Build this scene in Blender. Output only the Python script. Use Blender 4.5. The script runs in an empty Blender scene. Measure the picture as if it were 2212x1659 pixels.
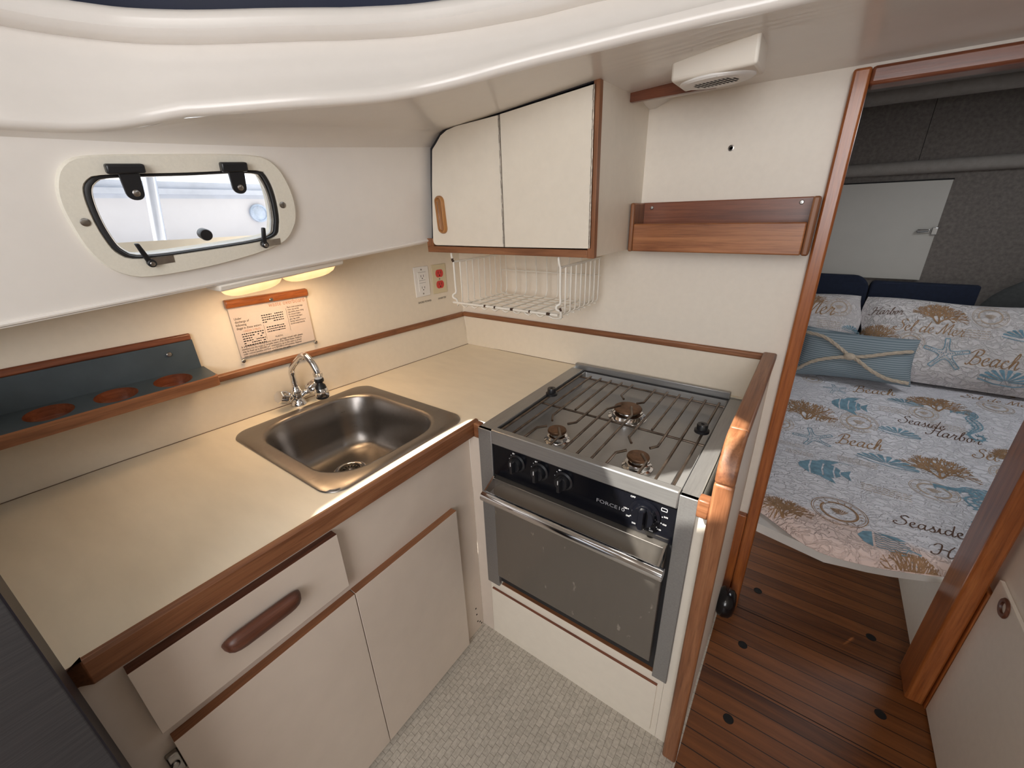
import bpy, bmesh, math, random
from mathutils import Vector, Matrix, Quaternion
random.seed(7)
R = math.radians
SC = bpy.context.scene
COL = SC.collection
Z0 = 0.735            # the worktop stands 0.735 m above the floor; lengths below are measured from the worktop

# ------------------------------------------------------------------ camera, world, sun, exposure
def make_camera():
    f, yaw, pitch, roll = 888.749, R(36.11978), R(22.61578), R(-1.80638)
    fw = Vector((-math.sin(yaw)*math.cos(pitch), math.cos(yaw)*math.cos(pitch), -math.sin(pitch)))
    rt = Vector((math.cos(yaw), math.sin(yaw), 0)); up = rt.cross(fw)
    r2 = rt*math.cos(roll)+up*math.sin(roll); u2 = -rt*math.sin(roll)+up*math.cos(roll)
    m = Matrix((r2, u2, -fw)).transposed().to_4x4()
    m.translation = Vector((1.1050, -1.2197, 0.4944+Z0))
    cd = bpy.data.cameras.new('camera'); cd.sensor_width = 36; cd.sensor_fit = 'HORIZONTAL'
    cd.lens = f/2212*36; cd.clip_start = 0.02
    c = bpy.data.objects.new('camera', cd); c.matrix_world = m; COL.objects.link(c); SC.camera = c
make_camera()

WORLD = bpy.data.worlds.new('sky'); SC.world = WORLD; WORLD.use_nodes = True
bg = WORLD.node_tree.nodes['Background']; bg.inputs[0].default_value = (0.90, 0.95, 1.0, 1); bg.inputs[1].default_value = 1.7

SUN_D = Vector((0.45, 0.80, -1.0)).normalized()
sd = bpy.data.lights.new('sun', 'SUN'); sd.energy = 12.0; sd.angle = R(0.53); sd.color = (1.0, 0.93, 0.82)
so = bpy.data.objects.new('sun', sd); so.rotation_euler = SUN_D.to_track_quat('-Z', 'Y').to_euler(); so.location = (-2, -2, 4); COL.objects.link(so)

def area(name, loc, tgt, w, h, e, col=(1, 1, 1)):
    l = bpy.data.lights.new(name, 'AREA'); l.shape = 'RECTANGLE'; l.size = w; l.size_y = h; l.energy = e; l.color = col
    o = bpy.data.objects.new(name, l); o.location = (loc[0], loc[1], loc[2]+Z0)
    o.rotation_euler = (Vector(tgt)-Vector(loc)).to_track_quat('-Z', 'Y').to_euler(); COL.objects.link(o)
# daylight through the companionway behind the photographer and the cabin hatch, plus an added overhead fill
area('companionway_daylight', (1.5, -2.75, 0.75), (0.8, -0.2, 0.1), 1.0, 1.0, 20, (1.0, 0.98, 0.98))
area('saloon_added_fill', (1.0, -1.95, 1.27), (0.7, -1.0, 0), 0.7, 0.5, 4.5, (1.0, 0.97, 0.93))  # added fill light under the closed roof, no hatch above it
area('cabin_hatch_daylight', (1.95, 0.75, 0.9), (1.85, 0.75, -0.4), 0.45, 0.45, 3.1, (0.93, 0.96, 1.0))

SC.view_settings.view_transform = 'Standard'; SC.view_settings.look = 'None'
SC.view_settings.exposure = 0.28; SC.view_settings.gamma = 1.0
SC.view_settings.use_curve_mapping = False
SC.cycles.max_bounces = 10; SC.cycles.diffuse_bounces = 6; SC.cycles.glossy_bounces = 5
SC.cycles.sample_clamp_indirect = 6.0; SC.cycles.caustics_reflective = False; SC.cycles.caustics_refractive = False

# ------------------------------------------------------------------ materials
def lin(c):
    return tuple(((x/255)/12.92 if x/255 <= 0.04045 else ((x/255+0.055)/1.055)**2.4) for x in c)
def new_mat(name):
    m = bpy.data.materials.new(name); m.use_nodes = True
    nt = m.node_tree; b = nt.nodes['Principled BSDF']
    return m, nt, b
def noise(nt, scale=(1, 1, 1), s=5.0, detail=4, rough=0.55, dist=0.0, loc=(0, 0, 0)):
    tc = nt.nodes.new('ShaderNodeTexCoord'); mp = nt.nodes.new('ShaderNodeMapping')
    mp.inputs['Scale'].default_value = scale; mp.inputs['Location'].default_value = loc
    n = nt.nodes.new('ShaderNodeTexNoise'); n.inputs['Scale'].default_value = s; n.inputs['Detail'].default_value = detail
    n.inputs['Roughness'].default_value = rough; n.inputs['Distortion'].default_value = dist
    nt.links.new(tc.outputs['Object'], mp.inputs[0]); nt.links.new(mp.outputs[0], n.inputs['Vector'])
    return n
def ramp(nt, src, stops):
    r = nt.nodes.new('ShaderNodeValToRGB'); e = r.color_ramp.elements
    while len(e) < len(stops): e.new(0.5)
    for k, (p, c) in enumerate(stops):
        e[k].position = p; e[k].color = (*c, 1) if len(c) == 3 else c
    nt.links.new(src, r.inputs[0]); return r
def bump(nt, b, src, strength=0.1, dist=0.002):
    bm = nt.nodes.new('ShaderNodeBump'); bm.inputs['Strength'].default_value = strength; bm.inputs['Distance'].default_value = dist
    nt.links.new(src, bm.inputs['Height']); nt.links.new(bm.outputs[0], b.inputs['Normal'])
def plain(name, col, rough=0.5, metal=0.0, var=0.06, s=12.0, bmp=0.0, coat=0.0, spec=None, scale=(1, 1, 1)):
    m, nt, b = new_mat(name); b.inputs['Roughness'].default_value = rough; b.inputs['Metallic'].default_value = metal
    n = noise(nt, scale, s)
    lo = tuple(max(0, x*(1-var)) for x in col); hi = tuple(min(1, x*(1+var)) for x in col)
    r = ramp(nt, n.outputs['Fac'], [(0.3, lo), (0.7, hi)]); nt.links.new(r.outputs[0], b.inputs['Base Color'])
    if bmp: bump(nt, b, n.outputs['Fac'], bmp)
    if coat: b.inputs['Coat Weight'].default_value = coat; b.inputs['Coat Roughness'].default_value = 0.12
    if spec is not None: b.inputs['Specular IOR Level'].default_value = spec
    return m
def wood(name, dark, mid, light, axis, rough=0.42, s=1.0, coat=0.0):
    m, nt, b = new_mat(name); b.inputs['Roughness'].default_value = rough
    sc = [26*s, 26*s, 26*s]; sc[axis] = 1.6*s
    n = noise(nt, tuple(sc), 1.6, 5, 0.6, 0.9)
    fs = [150*s, 150*s, 150*s]; fs[axis] = 6*s
    n2 = noise(nt, tuple(fs), 2.0, 3, 0.7)
    r = ramp(nt, n.outputs['Fac'], [(0.28, dark), (0.5, mid), (0.74, light)])
    r2 = ramp(nt, n2.outputs['Fac'], [(0.34, (0.55, 0.5, 0.45)), (0.55, (1, 1, 1))])
    mx = nt.nodes.new('ShaderNodeMix'); mx.data_type = 'RGBA'; mx.blend_type = 'MULTIPLY'; mx.inputs[0].default_value = 0.55
    nt.links.new(r.outputs[0], mx.inputs[6]); nt.links.new(r2.outputs[0], mx.inputs[7])
    nt.links.new(mx.outputs[2], b.inputs['Base Color']); bump(nt, b, n2.outputs['Fac'], 0.12, 0.001)
    if coat: b.inputs['Coat Weight'].default_value = coat; b.inputs['Coat Roughness'].default_value = 0.2
    return m
TD, TM, TL = (0.15, 0.056, 0.024), (0.245, 0.100, 0.044), (0.34, 0.155, 0.072)
TEAK = [wood('teak_along_%s' % 'xyz'[a], TD, TM, TL, a) for a in range(3)]
MD, MM, ML = (0.11, 0.030, 0.014), (0.185, 0.055, 0.024), (0.26, 0.085, 0.037)
MAHO = [wood('mahogany_along_%s' % 'xyz'[a], MD, MM, ML, a, 0.35, 1.0, 0.25) for a in range(3)]
VARN = [wood('varnished_teak_along_%s' % 'xyz'[a], (0.22, 0.06, 0.015), (0.36, 0.11, 0.028), (0.46, 0.16, 0.045), a, 0.3, 1.0, 0.4) for a in range(3)]
OAK = wood('golden_oak', (0.20, 0.075, 0.016), (0.38, 0.16, 0.04), (0.52, 0.25, 0.075), 2, 0.3, 1.6, 0.5)
WORN = wood('worn_dark_teak', (0.055, 0.018, 0.010), (0.115, 0.040, 0.022), (0.20, 0.085, 0.05), 1, 0.4, 1.4)
CREAM = plain('cream_laminate', (0.76, 0.705, 0.61), 0.38, var=0.02, s=40)
WALLM = plain('cream_wall_laminate', (0.78, 0.71, 0.60), 0.42, var=0.02, s=60)
BULK = plain('off_white_bulkhead_laminate', (0.81, 0.757, 0.675), 0.42, var=0.02, s=60)
COUNTER = plain('cream_worktop_laminate', (0.85, 0.77, 0.62), 0.36, var=0.035, s=9, scale=(1, 3, 1))
GEL = plain('off_white_gelcoat', (0.79, 0.755, 0.715), 0.28, var=0.012, s=30, coat=0.3)
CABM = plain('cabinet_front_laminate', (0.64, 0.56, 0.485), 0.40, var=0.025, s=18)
PLASTICW = plain('white_plastic', (0.82, 0.81, 0.79), 0.4, var=0.01)
PLASTICC = plain('cream_plastic', (0.82, 0.775, 0.70), 0.5, var=0.01)
IVORY = plain('ivory_plate', (0.66, 0.585, 0.40), 0.45, var=0.01)
FRAMEW = plain('textured_cream_plastic', (0.76, 0.73, 0.64), 0.55, var=0.03, s=220, bmp=0.15)
BLACK = plain('black_plastic', (0.008, 0.009, 0.012), 0.35, var=0.1)
BLACKG = plain('black_gloss_panel', (0.004, 0.0045, 0.007), 0.16, var=0.1, s=90, spec=0.22)
RUBBER = plain('black_rubber', (0.012, 0.012, 0.014), 0.55, var=0.1)
DARK = plain('dark_void', (0.006, 0.005, 0.005), 0.8)
SLATE = plain('slate_blue_paint', (0.052, 0.072, 0.088), 0.42, var=0.12, s=20)
NAVY = plain('navy_fabric', (0.008, 0.014, 0.034), 0.9, var=0.2, s=60, bmp=0.1)
NAVYC = plain('navy_canvas', (0.004, 0.009, 0.032), 0.6, var=0.25, s=3, scale=(1, 1, 4))
RED = plain('red_socket', (0.62, 0.055, 0.045), 0.4, var=0.02)
CHROME = plain('chrome', (0.72, 0.72, 0.73), 0.08, 1.0, var=0.01)
CHROMED = plain('worn_nickel', (0.34, 0.32, 0.30), 0.28, 1.0, var=0.15, s=80)
AGED = plain('aged_hinge_metal', (0.16, 0.135, 0.11), 0.35, 0.9, var=0.4, s=90)
SHELFW = wood('light_varnished_teak', (0.20, 0.066, 0.024), (0.36, 0.14, 0.052), (0.47, 0.20, 0.08), 0, 0.38, 1.0, 0.2)
WIREW = plain('white_coated_wire', (0.80, 0.78, 0.72), 0.4, var=0.02)
RUST = plain('rust', (0.06, 0.030, 0.018), 0.8, var=0.5, s=90)
FRIDGE = plain('dark_brushed_steel', (0.095, 0.10, 0.112), 0.42, 0.7, var=0.14, s=9, scale=(60, 1.2, 60))
TRIMBLACK = plain('black_door_edge', (0.006, 0.006, 0.012), 0.5)
CARPET = plain('grey_carpet_lining', (0.155, 0.136, 0.123), 0.95, var=0.22, s=70, bmp=0.5)
CARPETL = plain('light_grey_vinyl_lining', (0.27, 0.245, 0.225), 0.85, var=0.1, s=40, bmp=0.3)
GREYC = plain('green_grey_fabric', (0.055, 0.058, 0.058), 0.95, var=0.15, s=60, bmp=0.3)
LOCK = plain('locker_door_laminate', (0.45, 0.43, 0.39), 0.5, var=0.02)
INK = plain('black_ink', (0.02, 0.018, 0.018), 0.7)
INKO = plain('faded_orange_ink', (0.62, 0.36, 0.27), 0.7)
INKW = plain('white_ink', (0.75, 0.76, 0.78), 0.5)
PAPER = plain('paper', (0.80, 0.72, 0.68), 0.25, var=0.02, coat=0.6)
ROPE = plain('natural_rope', (0.55, 0.46, 0.36), 0.9, var=0.15, s=120, bmp=0.3)
EXTW = plain('white_hull_topside', (0.60, 0.60, 0.63), 0.5, var=0.02)
EXTB = plain('pale_blue_glass', (0.42, 0.50, 0.62), 0.2, var=0.25, s=30)
EXTG = plain('grey_blue_rail', (0.50, 0.54, 0.62), 0.4, var=0.1)
BURN = plain('browned_burner_cap', (0.17, 0.095, 0.055), 0.42, 0.7, var=0.35, s=60)
RODM = plain('heat_stained_steel_rod', (0.17, 0.135, 0.11), 0.28, 0.9, var=0.45, s=30)
SALOON = plain('saloon_lining', (0.46, 0.40, 0.33), 0.6, var=0.05)
SALOONW = plain('saloon_joinery', (0.20, 0.10, 0.055), 0.5, var=0.2)

def steel(name, col, r0, r1, scale, var=0.08, spots=False, metal=0.75, bmp=0.02):
    m, nt, b = new_mat(name); b.inputs['Metallic'].default_value = metal
    n = noise(nt, scale, 3.0, 4, 0.6)
    r = ramp(nt, n.outputs['Fac'], [(0.3, tuple(x*(1-var) for x in col)), (0.7, tuple(x*(1+var) for x in col))])
    base = r.outputs[0]
    rr = nt.nodes.new('ShaderNodeMapRange'); rr.inputs[3].default_value = r0; rr.inputs[4].default_value = r1
    nt.links.new(n.outputs['Fac'], rr.inputs[0]); nt.links.new(rr.outputs[0], b.inputs['Roughness'])
    if spots:   # dried splashes on the door
        n3 = noise(nt, (1, 1, 0.45), 60.0, 3, 0.6)
        r3 = ramp(nt, n3.outputs['Fac'], [(0.665, (0, 0, 0)), (0.72, (0.55, 0.55, 0.55))])
        mx = nt.nodes.new('ShaderNodeMix'); mx.data_type = 'RGBA'
        nt.links.new(r3.outputs[0], mx.inputs[0]); nt.links.new(base, mx.inputs[6]); mx.inputs[7].default_value = (0.62, 0.58, 0.52, 1)
        base = mx.outputs[2]
    nt.links.new(base, b.inputs['Base Color'])
    if bmp: bump(nt, b, n.outputs['Fac'], bmp, 0.0003)
    return m
STEEL = steel('brushed_steel', (0.345, 0.348, 0.35), 0.30, 0.42, (6, 90, 90))
STEELY = steel('brushed_steel_lengthwise', (0.345, 0.348, 0.35), 0.30, 0.42, (90, 6, 90))
STEELD = steel('oven_door_steel', (0.235, 0.218, 0.198), 0.22, 0.28, (40, 40, 5), 0.03, spots=True, bmp=0)
SINKM = steel('sink_steel', (0.27, 0.25, 0.235), 0.25, 0.33, (30, 5, 30), 0.04, bmp=0, metal=0.9)
TRAY = steel('hob_tray_steel', (0.43, 0.433, 0.435), 0.33, 0.36, (2, 12, 12), 0.03, bmp=0, metal=0.7)

def glass(name, tint, refl=0.6):
    m, nt, b = new_mat(name); out = nt.nodes['Material Output']
    t = nt.nodes.new('ShaderNodeBsdfTransparent'); t.inputs[0].default_value = (*tint, 1)
    g = nt.nodes.new('ShaderNodeBsdfGlossy'); g.inputs['Roughness'].default_value = 0.04
    mx = nt.nodes.new('ShaderNodeMixShader'); ge = nt.nodes.new('ShaderNodeNewGeometry'); mu = nt.nodes.new('ShaderNodeMath'); mu.operation = 'MULTIPLY_ADD'
    mu.inputs[1].default_value = -refl; mu.inputs[2].default_value = refl
    lw = nt.nodes.new('ShaderNodeLayerWeight'); lw.inputs[0].default_value = 0.25
    nt.links.new(ge.outputs['Backfacing'], mu.inputs[0]); nm = nt.nodes.new('ShaderNodeMath'); nm.operation = 'MULTIPLY'
    nt.links.new(lw.outputs['Fresnel'], nm.inputs[0]); nt.links.new(mu.outputs[0], nm.inputs[1]); nt.links.new(nm.outputs[0], mx.inputs[0])
    nt.links.new(t.outputs[0], mx.inputs[1]); nt.links.new(g.outputs[0], mx.inputs[2]); nt.links.new(mx.outputs[0], out.inputs[0])
    return m
GLASS = glass('window_glass', (0.93, 0.95, 0.97))
ACRYL = glass('clear_acrylic', (0.96, 0.95, 0.94))

def lampglass():
    m, nt, b = new_mat('lit_lamp_lens'); b.inputs['Base Color'].default_value = (0.9, 0.7, 0.45, 1); b.inputs['Roughness'].default_value = 0.4
    n = noise(nt, (1, 14, 1), 3.0)
    r = ramp(nt, n.outputs['Fac'], [(0.3, (1.0, 0.50, 0.19)), (0.7, (1.0, 0.66, 0.32))])
    nt.links.new(r.outputs[0], b.inputs['Emission Color']); b.inputs['Emission Strength'].default_value = 0.95
    return m
LENS = lampglass()

def tilefloor():
    m, nt, b = new_mat('beige_mosaic_vinyl'); b.inputs['Roughness'].default_value = 0.45
    tc = nt.nodes.new('ShaderNodeTexCoord'); mp = nt.nodes.new('ShaderNodeMapping')
    mp.inputs['Rotation'].default_value = (0, 0, R(90))
    br = nt.nodes.new('ShaderNodeTexBrick'); br.inputs['Scale'].default_value = 1.0
    br.inputs['Color1'].default_value = (0.49, 0.455, 0.395, 1); br.inputs['Color2'].default_value = (0.56, 0.52, 0.455, 1)
    br.inputs['Mortar'].default_value = (0.24, 0.21, 0.175, 1); br.inputs['Mortar Size'].default_value = 0.0007
    br.inputs['Brick Width'].default_value = 0.023; br.inputs['Row Height'].default_value = 0.0150; br.inputs['Mortar Smooth'].default_value = 0.6
    nt.links.new(tc.outputs['Object'], mp.inputs[0]); nt.links.new(mp.outputs[0], br.inputs[0])
    n = noise(nt, (1, 1, 1), 130, 4); r = ramp(nt, n.outputs['Fac'], [(0.35, (0.74, 0.73, 0.72)), (0.6, (1, 1, 1))])
    mx = nt.nodes.new('ShaderNodeMix'); mx.data_type = 'RGBA'; mx.blend_type = 'MULTIPLY'; mx.inputs[0].default_value = 0.8
    nt.links.new(br.outputs[0], mx.inputs[6]); nt.links.new(r.outputs[0], mx.inputs[7]); nt.links.new(mx.outputs[2], b.inputs['Base Color'])
    bump(nt, b, br.outputs['Fac'], -0.15, 0.001)
    return m
VINYL = tilefloor()
def sole(name, dark, light, width):
    m, nt, b = new_mat(name); b.inputs['Roughness'].default_value = 0.4
    tc = nt.nodes.new('ShaderNodeTexCoord')
    br = nt.nodes.new('ShaderNodeTexBrick'); br.offset = 0.37
    br.inputs['Scale'].default_value = 1.0; br.inputs['Color1'].default_value = (0, 0, 0, 1); br.inputs['Color2'].default_value = (1, 1, 1, 1)
    br.inputs['Mortar'].default_value = (0.5, 0.5, 0.5, 1); br.inputs['Mortar Size'].default_value = 0.0012
    br.inputs['Brick Width'].default_value = 3.0; br.inputs['Row Height'].default_value = width
    nt.links.new(tc.outputs['Object'], br.inputs[0])
    n = noise(nt, (2.2, 30, 30), 1.8, 5, 0.62, 0.7)
    ad = nt.nodes.new('ShaderNodeMath'); ad.operation = 'MULTIPLY_ADD'; ad.inputs[1].default_value = 0.30; nt.links.new(br.outputs[0], ad.inputs[0]); nt.links.new(n.outputs['Fac'], ad.inputs[2])
    r = ramp(nt, ad.outputs[0], [(0.35, dark), (0.9, light)])
    mx = nt.nodes.new('ShaderNodeMix'); mx.data_type = 'RGBA'
    nt.links.new(br.outputs['Fac'], mx.inputs[0]); nt.links.new(r.outputs[0], mx.inputs[6]); mx.inputs[7].default_value = (0.012, 0.006, 0.004, 1)
    nt.links.new(mx.outputs[2], b.inputs['Base Color'])
    bump(nt, b, n.outputs['Fac'], 0.08, 0.001)
    return m
SOLE = sole('teak_sole', (0.070, 0.022, 0.007), (0.215, 0.075, 0.021), 0.046)

def quiltmat(name, white, glow_band=None, glow_bandx=None):
    m, nt, b = new_mat(name); b.inputs['Roughness'].default_value = 0.9
    n = noise(nt, (1, 1, 1), 28, 2, 0.5, 1.2)
    v = nt.nodes.new('ShaderNodeTexVoronoi'); v.feature = 'DISTANCE_TO_EDGE'; v.inputs['Scale'].default_value = 34
    tc = nt.nodes.new('ShaderNodeTexCoord'); mp = nt.nodes.new('ShaderNodeMapping'); mp.inputs['Scale'].default_value = (0.75, 1.35, 1)
    nt.links.new(tc.outputs['Object'], mp.inputs[0])
    ad = nt.nodes.new('ShaderNodeMix'); ad.data_type = 'RGBA'; ad.inputs[0].default_value = 0.06
    nt.links.new(mp.outputs[0], ad.inputs[6]); nt.links.new(n.outputs['Color'], ad.inputs[7]); nt.links.new(ad.outputs[2], v.inputs['Vector'])
    r = ramp(nt, v.outputs['Distance'], [(0.0, (0, 0, 0)), (0.16, (1, 1, 1))])
    bump(nt, b, r.outputs[0], 0.7, 0.006)
    b.inputs['Base Color'].default_value = (*white, 1)
    if glow_band:  # peach tint along the front edge paints in a pinkish light reflection
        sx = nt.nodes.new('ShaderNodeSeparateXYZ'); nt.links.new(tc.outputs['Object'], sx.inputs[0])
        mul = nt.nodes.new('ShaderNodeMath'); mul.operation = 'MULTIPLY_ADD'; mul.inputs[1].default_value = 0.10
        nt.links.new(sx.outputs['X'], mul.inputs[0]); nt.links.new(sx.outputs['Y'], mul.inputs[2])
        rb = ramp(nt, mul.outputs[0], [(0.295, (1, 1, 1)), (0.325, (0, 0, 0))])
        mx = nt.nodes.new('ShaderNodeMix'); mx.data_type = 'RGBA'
        nt.links.new(rb.outputs[0], mx.inputs[0]); mx.inputs[6].default_value = (*white, 1); mx.inputs[7].default_value = (*glow_band, 1)
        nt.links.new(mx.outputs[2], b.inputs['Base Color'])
    return m
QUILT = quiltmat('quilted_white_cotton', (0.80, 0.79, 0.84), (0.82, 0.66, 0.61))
SHAM = quiltmat('quilted_white_sham', (0.74, 0.70, 0.70))
PB = plain('brown_coral_print', (0.34, 0.20, 0.105), 0.9, var=0.25, s=60)
PBL = plain('teal_blue_print', (0.19, 0.33, 0.42), 0.9, var=0.3, s=50)
PT = plain('tan_print', (0.52, 0.40, 0.30), 0.9, var=0.12, s=50)
PD = plain('dark_brown_script_print', (0.12, 0.062, 0.04), 0.9, var=0.1)
def stripes():
    m, nt, b = new_mat('blue_striped_cotton'); b.inputs['Roughness'].default_value = 0.9
    tc = nt.nodes.new('ShaderNodeTexCoord'); w = nt.nodes.new('ShaderNodeTexWave'); w.bands_direction = 'Z'
    w.inputs['Scale'].default_value = 34; w.inputs['Distortion'].default_value = 0.6; w.inputs['Detail'].default_value = 1
    nt.links.new(tc.outputs['Object'], w.inputs[0])
    r = ramp(nt, w.outputs['Fac'], [(0.25, (0.16, 0.215, 0.25)), (0.75, (0.31, 0.365, 0.40))]); nt.links.new(r.outputs[0], b.inputs['Base Color'])
    bump(nt, b, w.outputs['Fac'], 0.25, 0.002)
    return m
STRIPE = stripes()

# ------------------------------------------------------------------ mesh building
def lerp(a, b, t): return a+(b-a)*t
def interp(x, tab):
    if x <= tab[0][0]: return tab[0][1]
    for (a, b), (c, d) in zip(tab, tab[1:]):
        if x <= c: return b+(d-b)*(x-a)/(c-a)
    return tab[-1][1]
def catmull(pts, n=6, closed=False):
    P = [Vector(p) for p in pts]; out = []; N = len(P)
    for i in range(N if closed else N-1):
        p1, p2 = P[i], P[(i+1) % N]
        p0 = P[i-1] if (i > 0 or closed) else p1*2-p2
        p3 = P[(i+2) % N] if (i+2 < N or closed) else p2*2-p1
        for k in range(n):
            t = k/n
            out.append(0.5*((2*p1)+(p2-p0)*t+(2*p0-5*p1+4*p2-p3)*t*t+(3*p1-p0-3*p2+p3)*t**3))
    if not closed: out.append(P[-1])
    return out
def round_poly(pts, radii, n=6):
    """2D polygon with rounded corners"""
    if not hasattr(radii, '__len__'): radii = [radii]*len(pts)
    out = []; N = len(pts)
    for i in range(N):
        p = Vector(pts[i]); a = Vector(pts[i-1])-p; b = Vector(pts[(i+1) % N])-p
        r = radii[i]
        if r <= 0: out.append(tuple(p)); continue
        la, lb = a.length, b.length; a /= la; b /= lb
        ang = a.angle(b); d = min(r/math.tan(ang/2), la*0.49, lb*0.49); rr = d*math.tan(ang/2)
        c = p+(a+b).normalized()*(rr/math.sin(ang/2)); s = p+a*d; e = p+b*d
        v0 = s-c; v1 = e-c; tot = v0.angle(v1); sg = 1 if (v0.x*v1.y-v0.y*v1.x) > 0 else -1
        for k in range(n+1):
            t = sg*tot*k/n
            out.append((c.x+v0.x*math.cos(t)-v0.y*math.sin(t), c.y+v0.x*math.sin(t)+v0.y*math.cos(t)))
    return out
def circle2(cx, cy, r, n=24, r2=None):
    return [(cx+r*math.cos(2*math.pi*k/n), cy+(r2 or r)*math.sin(2*math.pi*k/n)) for k in range(n)]

class MB:
    def __init__(s): s.v = []; s.f = []; s.m = []; s.mats = []; s.cur = 0
    def use(s, mat):
        if mat not in s.mats: s.mats.append(mat)
        s.cur = s.mats.index(mat); return s
    def face(s, pts):
        i = len(s.v); s.v += [tuple(p) for p in pts]; s.f.append(tuple(range(i, i+len(pts)))); s.m.append(s.cur); return s
    def box(s, x0, x1, y0, y1, z0, z1):
        i = len(s.v)
        s.v += [(x, y, z) for z in (z0, z1) for y in (y0, y1) for x in (x0, x1)]
        for q in ((0, 2, 3, 1), (4, 5, 7, 6), (0, 1, 5, 4), (2, 6, 7, 3), (0, 4, 6, 2), (1, 3, 7, 5)):
            s.f.append(tuple(i+k for k in q)); s.m.append(s.cur)
        return s
    def loft(s, rings, closed=True, cap=True, loop=False):
        i = len(s.v); n = len(rings[0])
        for r in rings: s.v += [tuple(p) for p in r]
        K = len(rings)
        for a in range(K if loop else K-1):
            b = (a+1) % K
            for k in range(n if closed else n-1):
                k2 = (k+1) % n
                s.f.append((i+a*n+k, i+a*n+k2, i+b*n+k2, i+b*n+k)); s.m.append(s.cur)
        if cap and closed and not loop:
            s.f.append(tuple(i+k for k in reversed(range(n)))); s.m.append(s.cur)
            s.f.append(tuple(i+(K-1)*n+k for k in range(n))); s.m.append(s.cur)
        return s
    def prism(s, poly, plane, a, b):
        """2D polygon in plane 'xy','xz','yz' pushed along the third axis from a to b"""
        f = {'xy': lambda p, t: (p[0], p[1], t), 'xz': lambda p, t: (p[0], t, p[1]), 'yz': lambda p, t: (t, p[0], p[1])}[plane]
        return s.loft([[f(p, a) for p in poly], [f(p, b) for p in poly]])
    def tube(s, pts, r, n=8, closed=False, cap=True):
        P = [Vector(p) for p in pts]; N = len(P); rings = []
        rr = r if hasattr(r, '__len__') else [r]*N
        T = []
        for i in range(N):
            a = P[i-1] if (i > 0 or closed) else P[i]; b = P[(i+1) % N] if (i < N-1 or closed) else P[i]
            T.append((b-a).normalized())
        u = T[0].orthogonal().normalized()
        for i in range(N):
            u = (u-T[i]*u.dot(T[i])).normalized(); w = T[i].cross(u)
            rings.append([P[i]+(u*math.cos(2*math.pi*k/n)+w*math.sin(2*math.pi*k/n))*rr[i] for k in range(n)])
        return s.loft(rings, True, cap, closed)
    def lathe(s, prof, org, axis=(0, 0, 1), n=24, cap=True):
        ax = Vector(axis).normalized(); u = ax.orthogonal().normalized(); w = ax.cross(u); o = Vector(org)
        return s.loft([[o+ax*h+(u*math.cos(2*math.pi*k/n)+w*math.sin(2*math.pi*k/n))*max(r, 1e-5) for k in range(n)] for r, h in prof], True, cap)
    def ball(s, c, rx, ry, rz, n=16, m=10):
        c = Vector(c)
        return s.loft([[(c.x+rx*math.sin(t)*math.cos(2*math.pi*k/n), c.y+ry*math.sin(t)*math.sin(2*math.pi*k/n), c.z-rz*math.cos(t)) for k in range(n)]
                       for t in [0.03+(math.pi-0.06)*j/m for j in range(m+1)]])
    def grid(s, fn, us, vs):
        return s.loft([[fn(u, v) for u in us] for v in vs], False, False)
    def holed(s, outer, inner, fn):
        """flat face between an outer polygon and a hole, both star shaped about the hole's centre; fn maps 2D to 3D"""
        cx = sum(p[0] for p in inner)/len(inner); cy = sum(p[1] for p in inner)/len(inner)
        ang = sorted([math.atan2(p[1]-cy, p[0]-cx) for p in inner]+[math.atan2(p[1]-cy, p[0]-cx) for p in outer])
        def cast(poly, a):
            d = (math.cos(a), math.sin(a)); best = None
            for (x0, y0), (x1, y1) in zip(poly, poly[1:]+poly[:1]):
                ex, ey = x1-x0, y1-y0; den = d[0]*ey-d[1]*ex
                if abs(den) < 1e-12: continue
                t = ((x0-cx)*ey-(y0-cy)*ex)/den; q = ((x0-cx)*d[1]-(y0-cy)*d[0])/den
                if t > 0 and -1e-6 <= q <= 1+1e-6 and (best is None or t < best): best = t
            return (cx+d[0]*best, cy+d[1]*best)
        s.loft([[fn(*cast(outer, a)) for a in ang], [fn(*cast(inner, a)) for a in ang]], True, False)
        return s
    def build(s, name, mat=None, parent=None, bevel=0, seg=2, smooth=35, merge=True, solid=0):
        me = bpy.data.meshes.new(name)
        off = Vector((0, 0, Z0))
        if parent is not None:
            off = off-WL[parent.name]
        me.from_pydata([tuple(Vector(p)+off) for p in s.v], [], s.f)
        mats = s.mats if s.mats else [mat]
        for m in mats: me.materials.append(m)
        for p, k in zip(me.polygons, s.m): p.material_index = k if s.mats else 0
        bm = bmesh.new(); bm.from_mesh(me)
        if merge: bmesh.ops.remove_doubles(bm, verts=bm.verts, dist=1e-6)
        bmesh.ops.recalc_face_normals(bm, faces=bm.faces); bm.to_mesh(me); bm.free()
        if smooth:
            me.shade_smooth(); me.set_sharp_from_angle(angle=R(smooth))
        else: me.shade_flat()
        o = bpy.data.objects.new(name, me); COL.objects.link(o)
        if parent is not None: o.parent = parent
        WL[o.name] = WL[parent.name] if parent is not None else Vector((0, 0, 0))
        if solid:
            md = o.modifiers.new('thickness', 'SOLIDIFY'); md.thickness = solid; md.offset = -1
        if bevel:
            md = o.modifiers.new('bevel', 'BEVEL'); md.width = bevel; md.segments = seg; md.limit_method = 'ANGLE'; md.angle_limit = R(40); md.harden_normals = False
        return o
WL = {}      # where each object's own origin stands
def thing(name, label, cat, loc, group=None):
    o = bpy.data.objects.new(name, None); COL.objects.link(o); o.empty_display_size = 0.05
    o.location = (loc[0], loc[1], loc[2]+Z0); WL[o.name] = Vector(o.location)
    return tag(o, label, cat, group)
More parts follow.
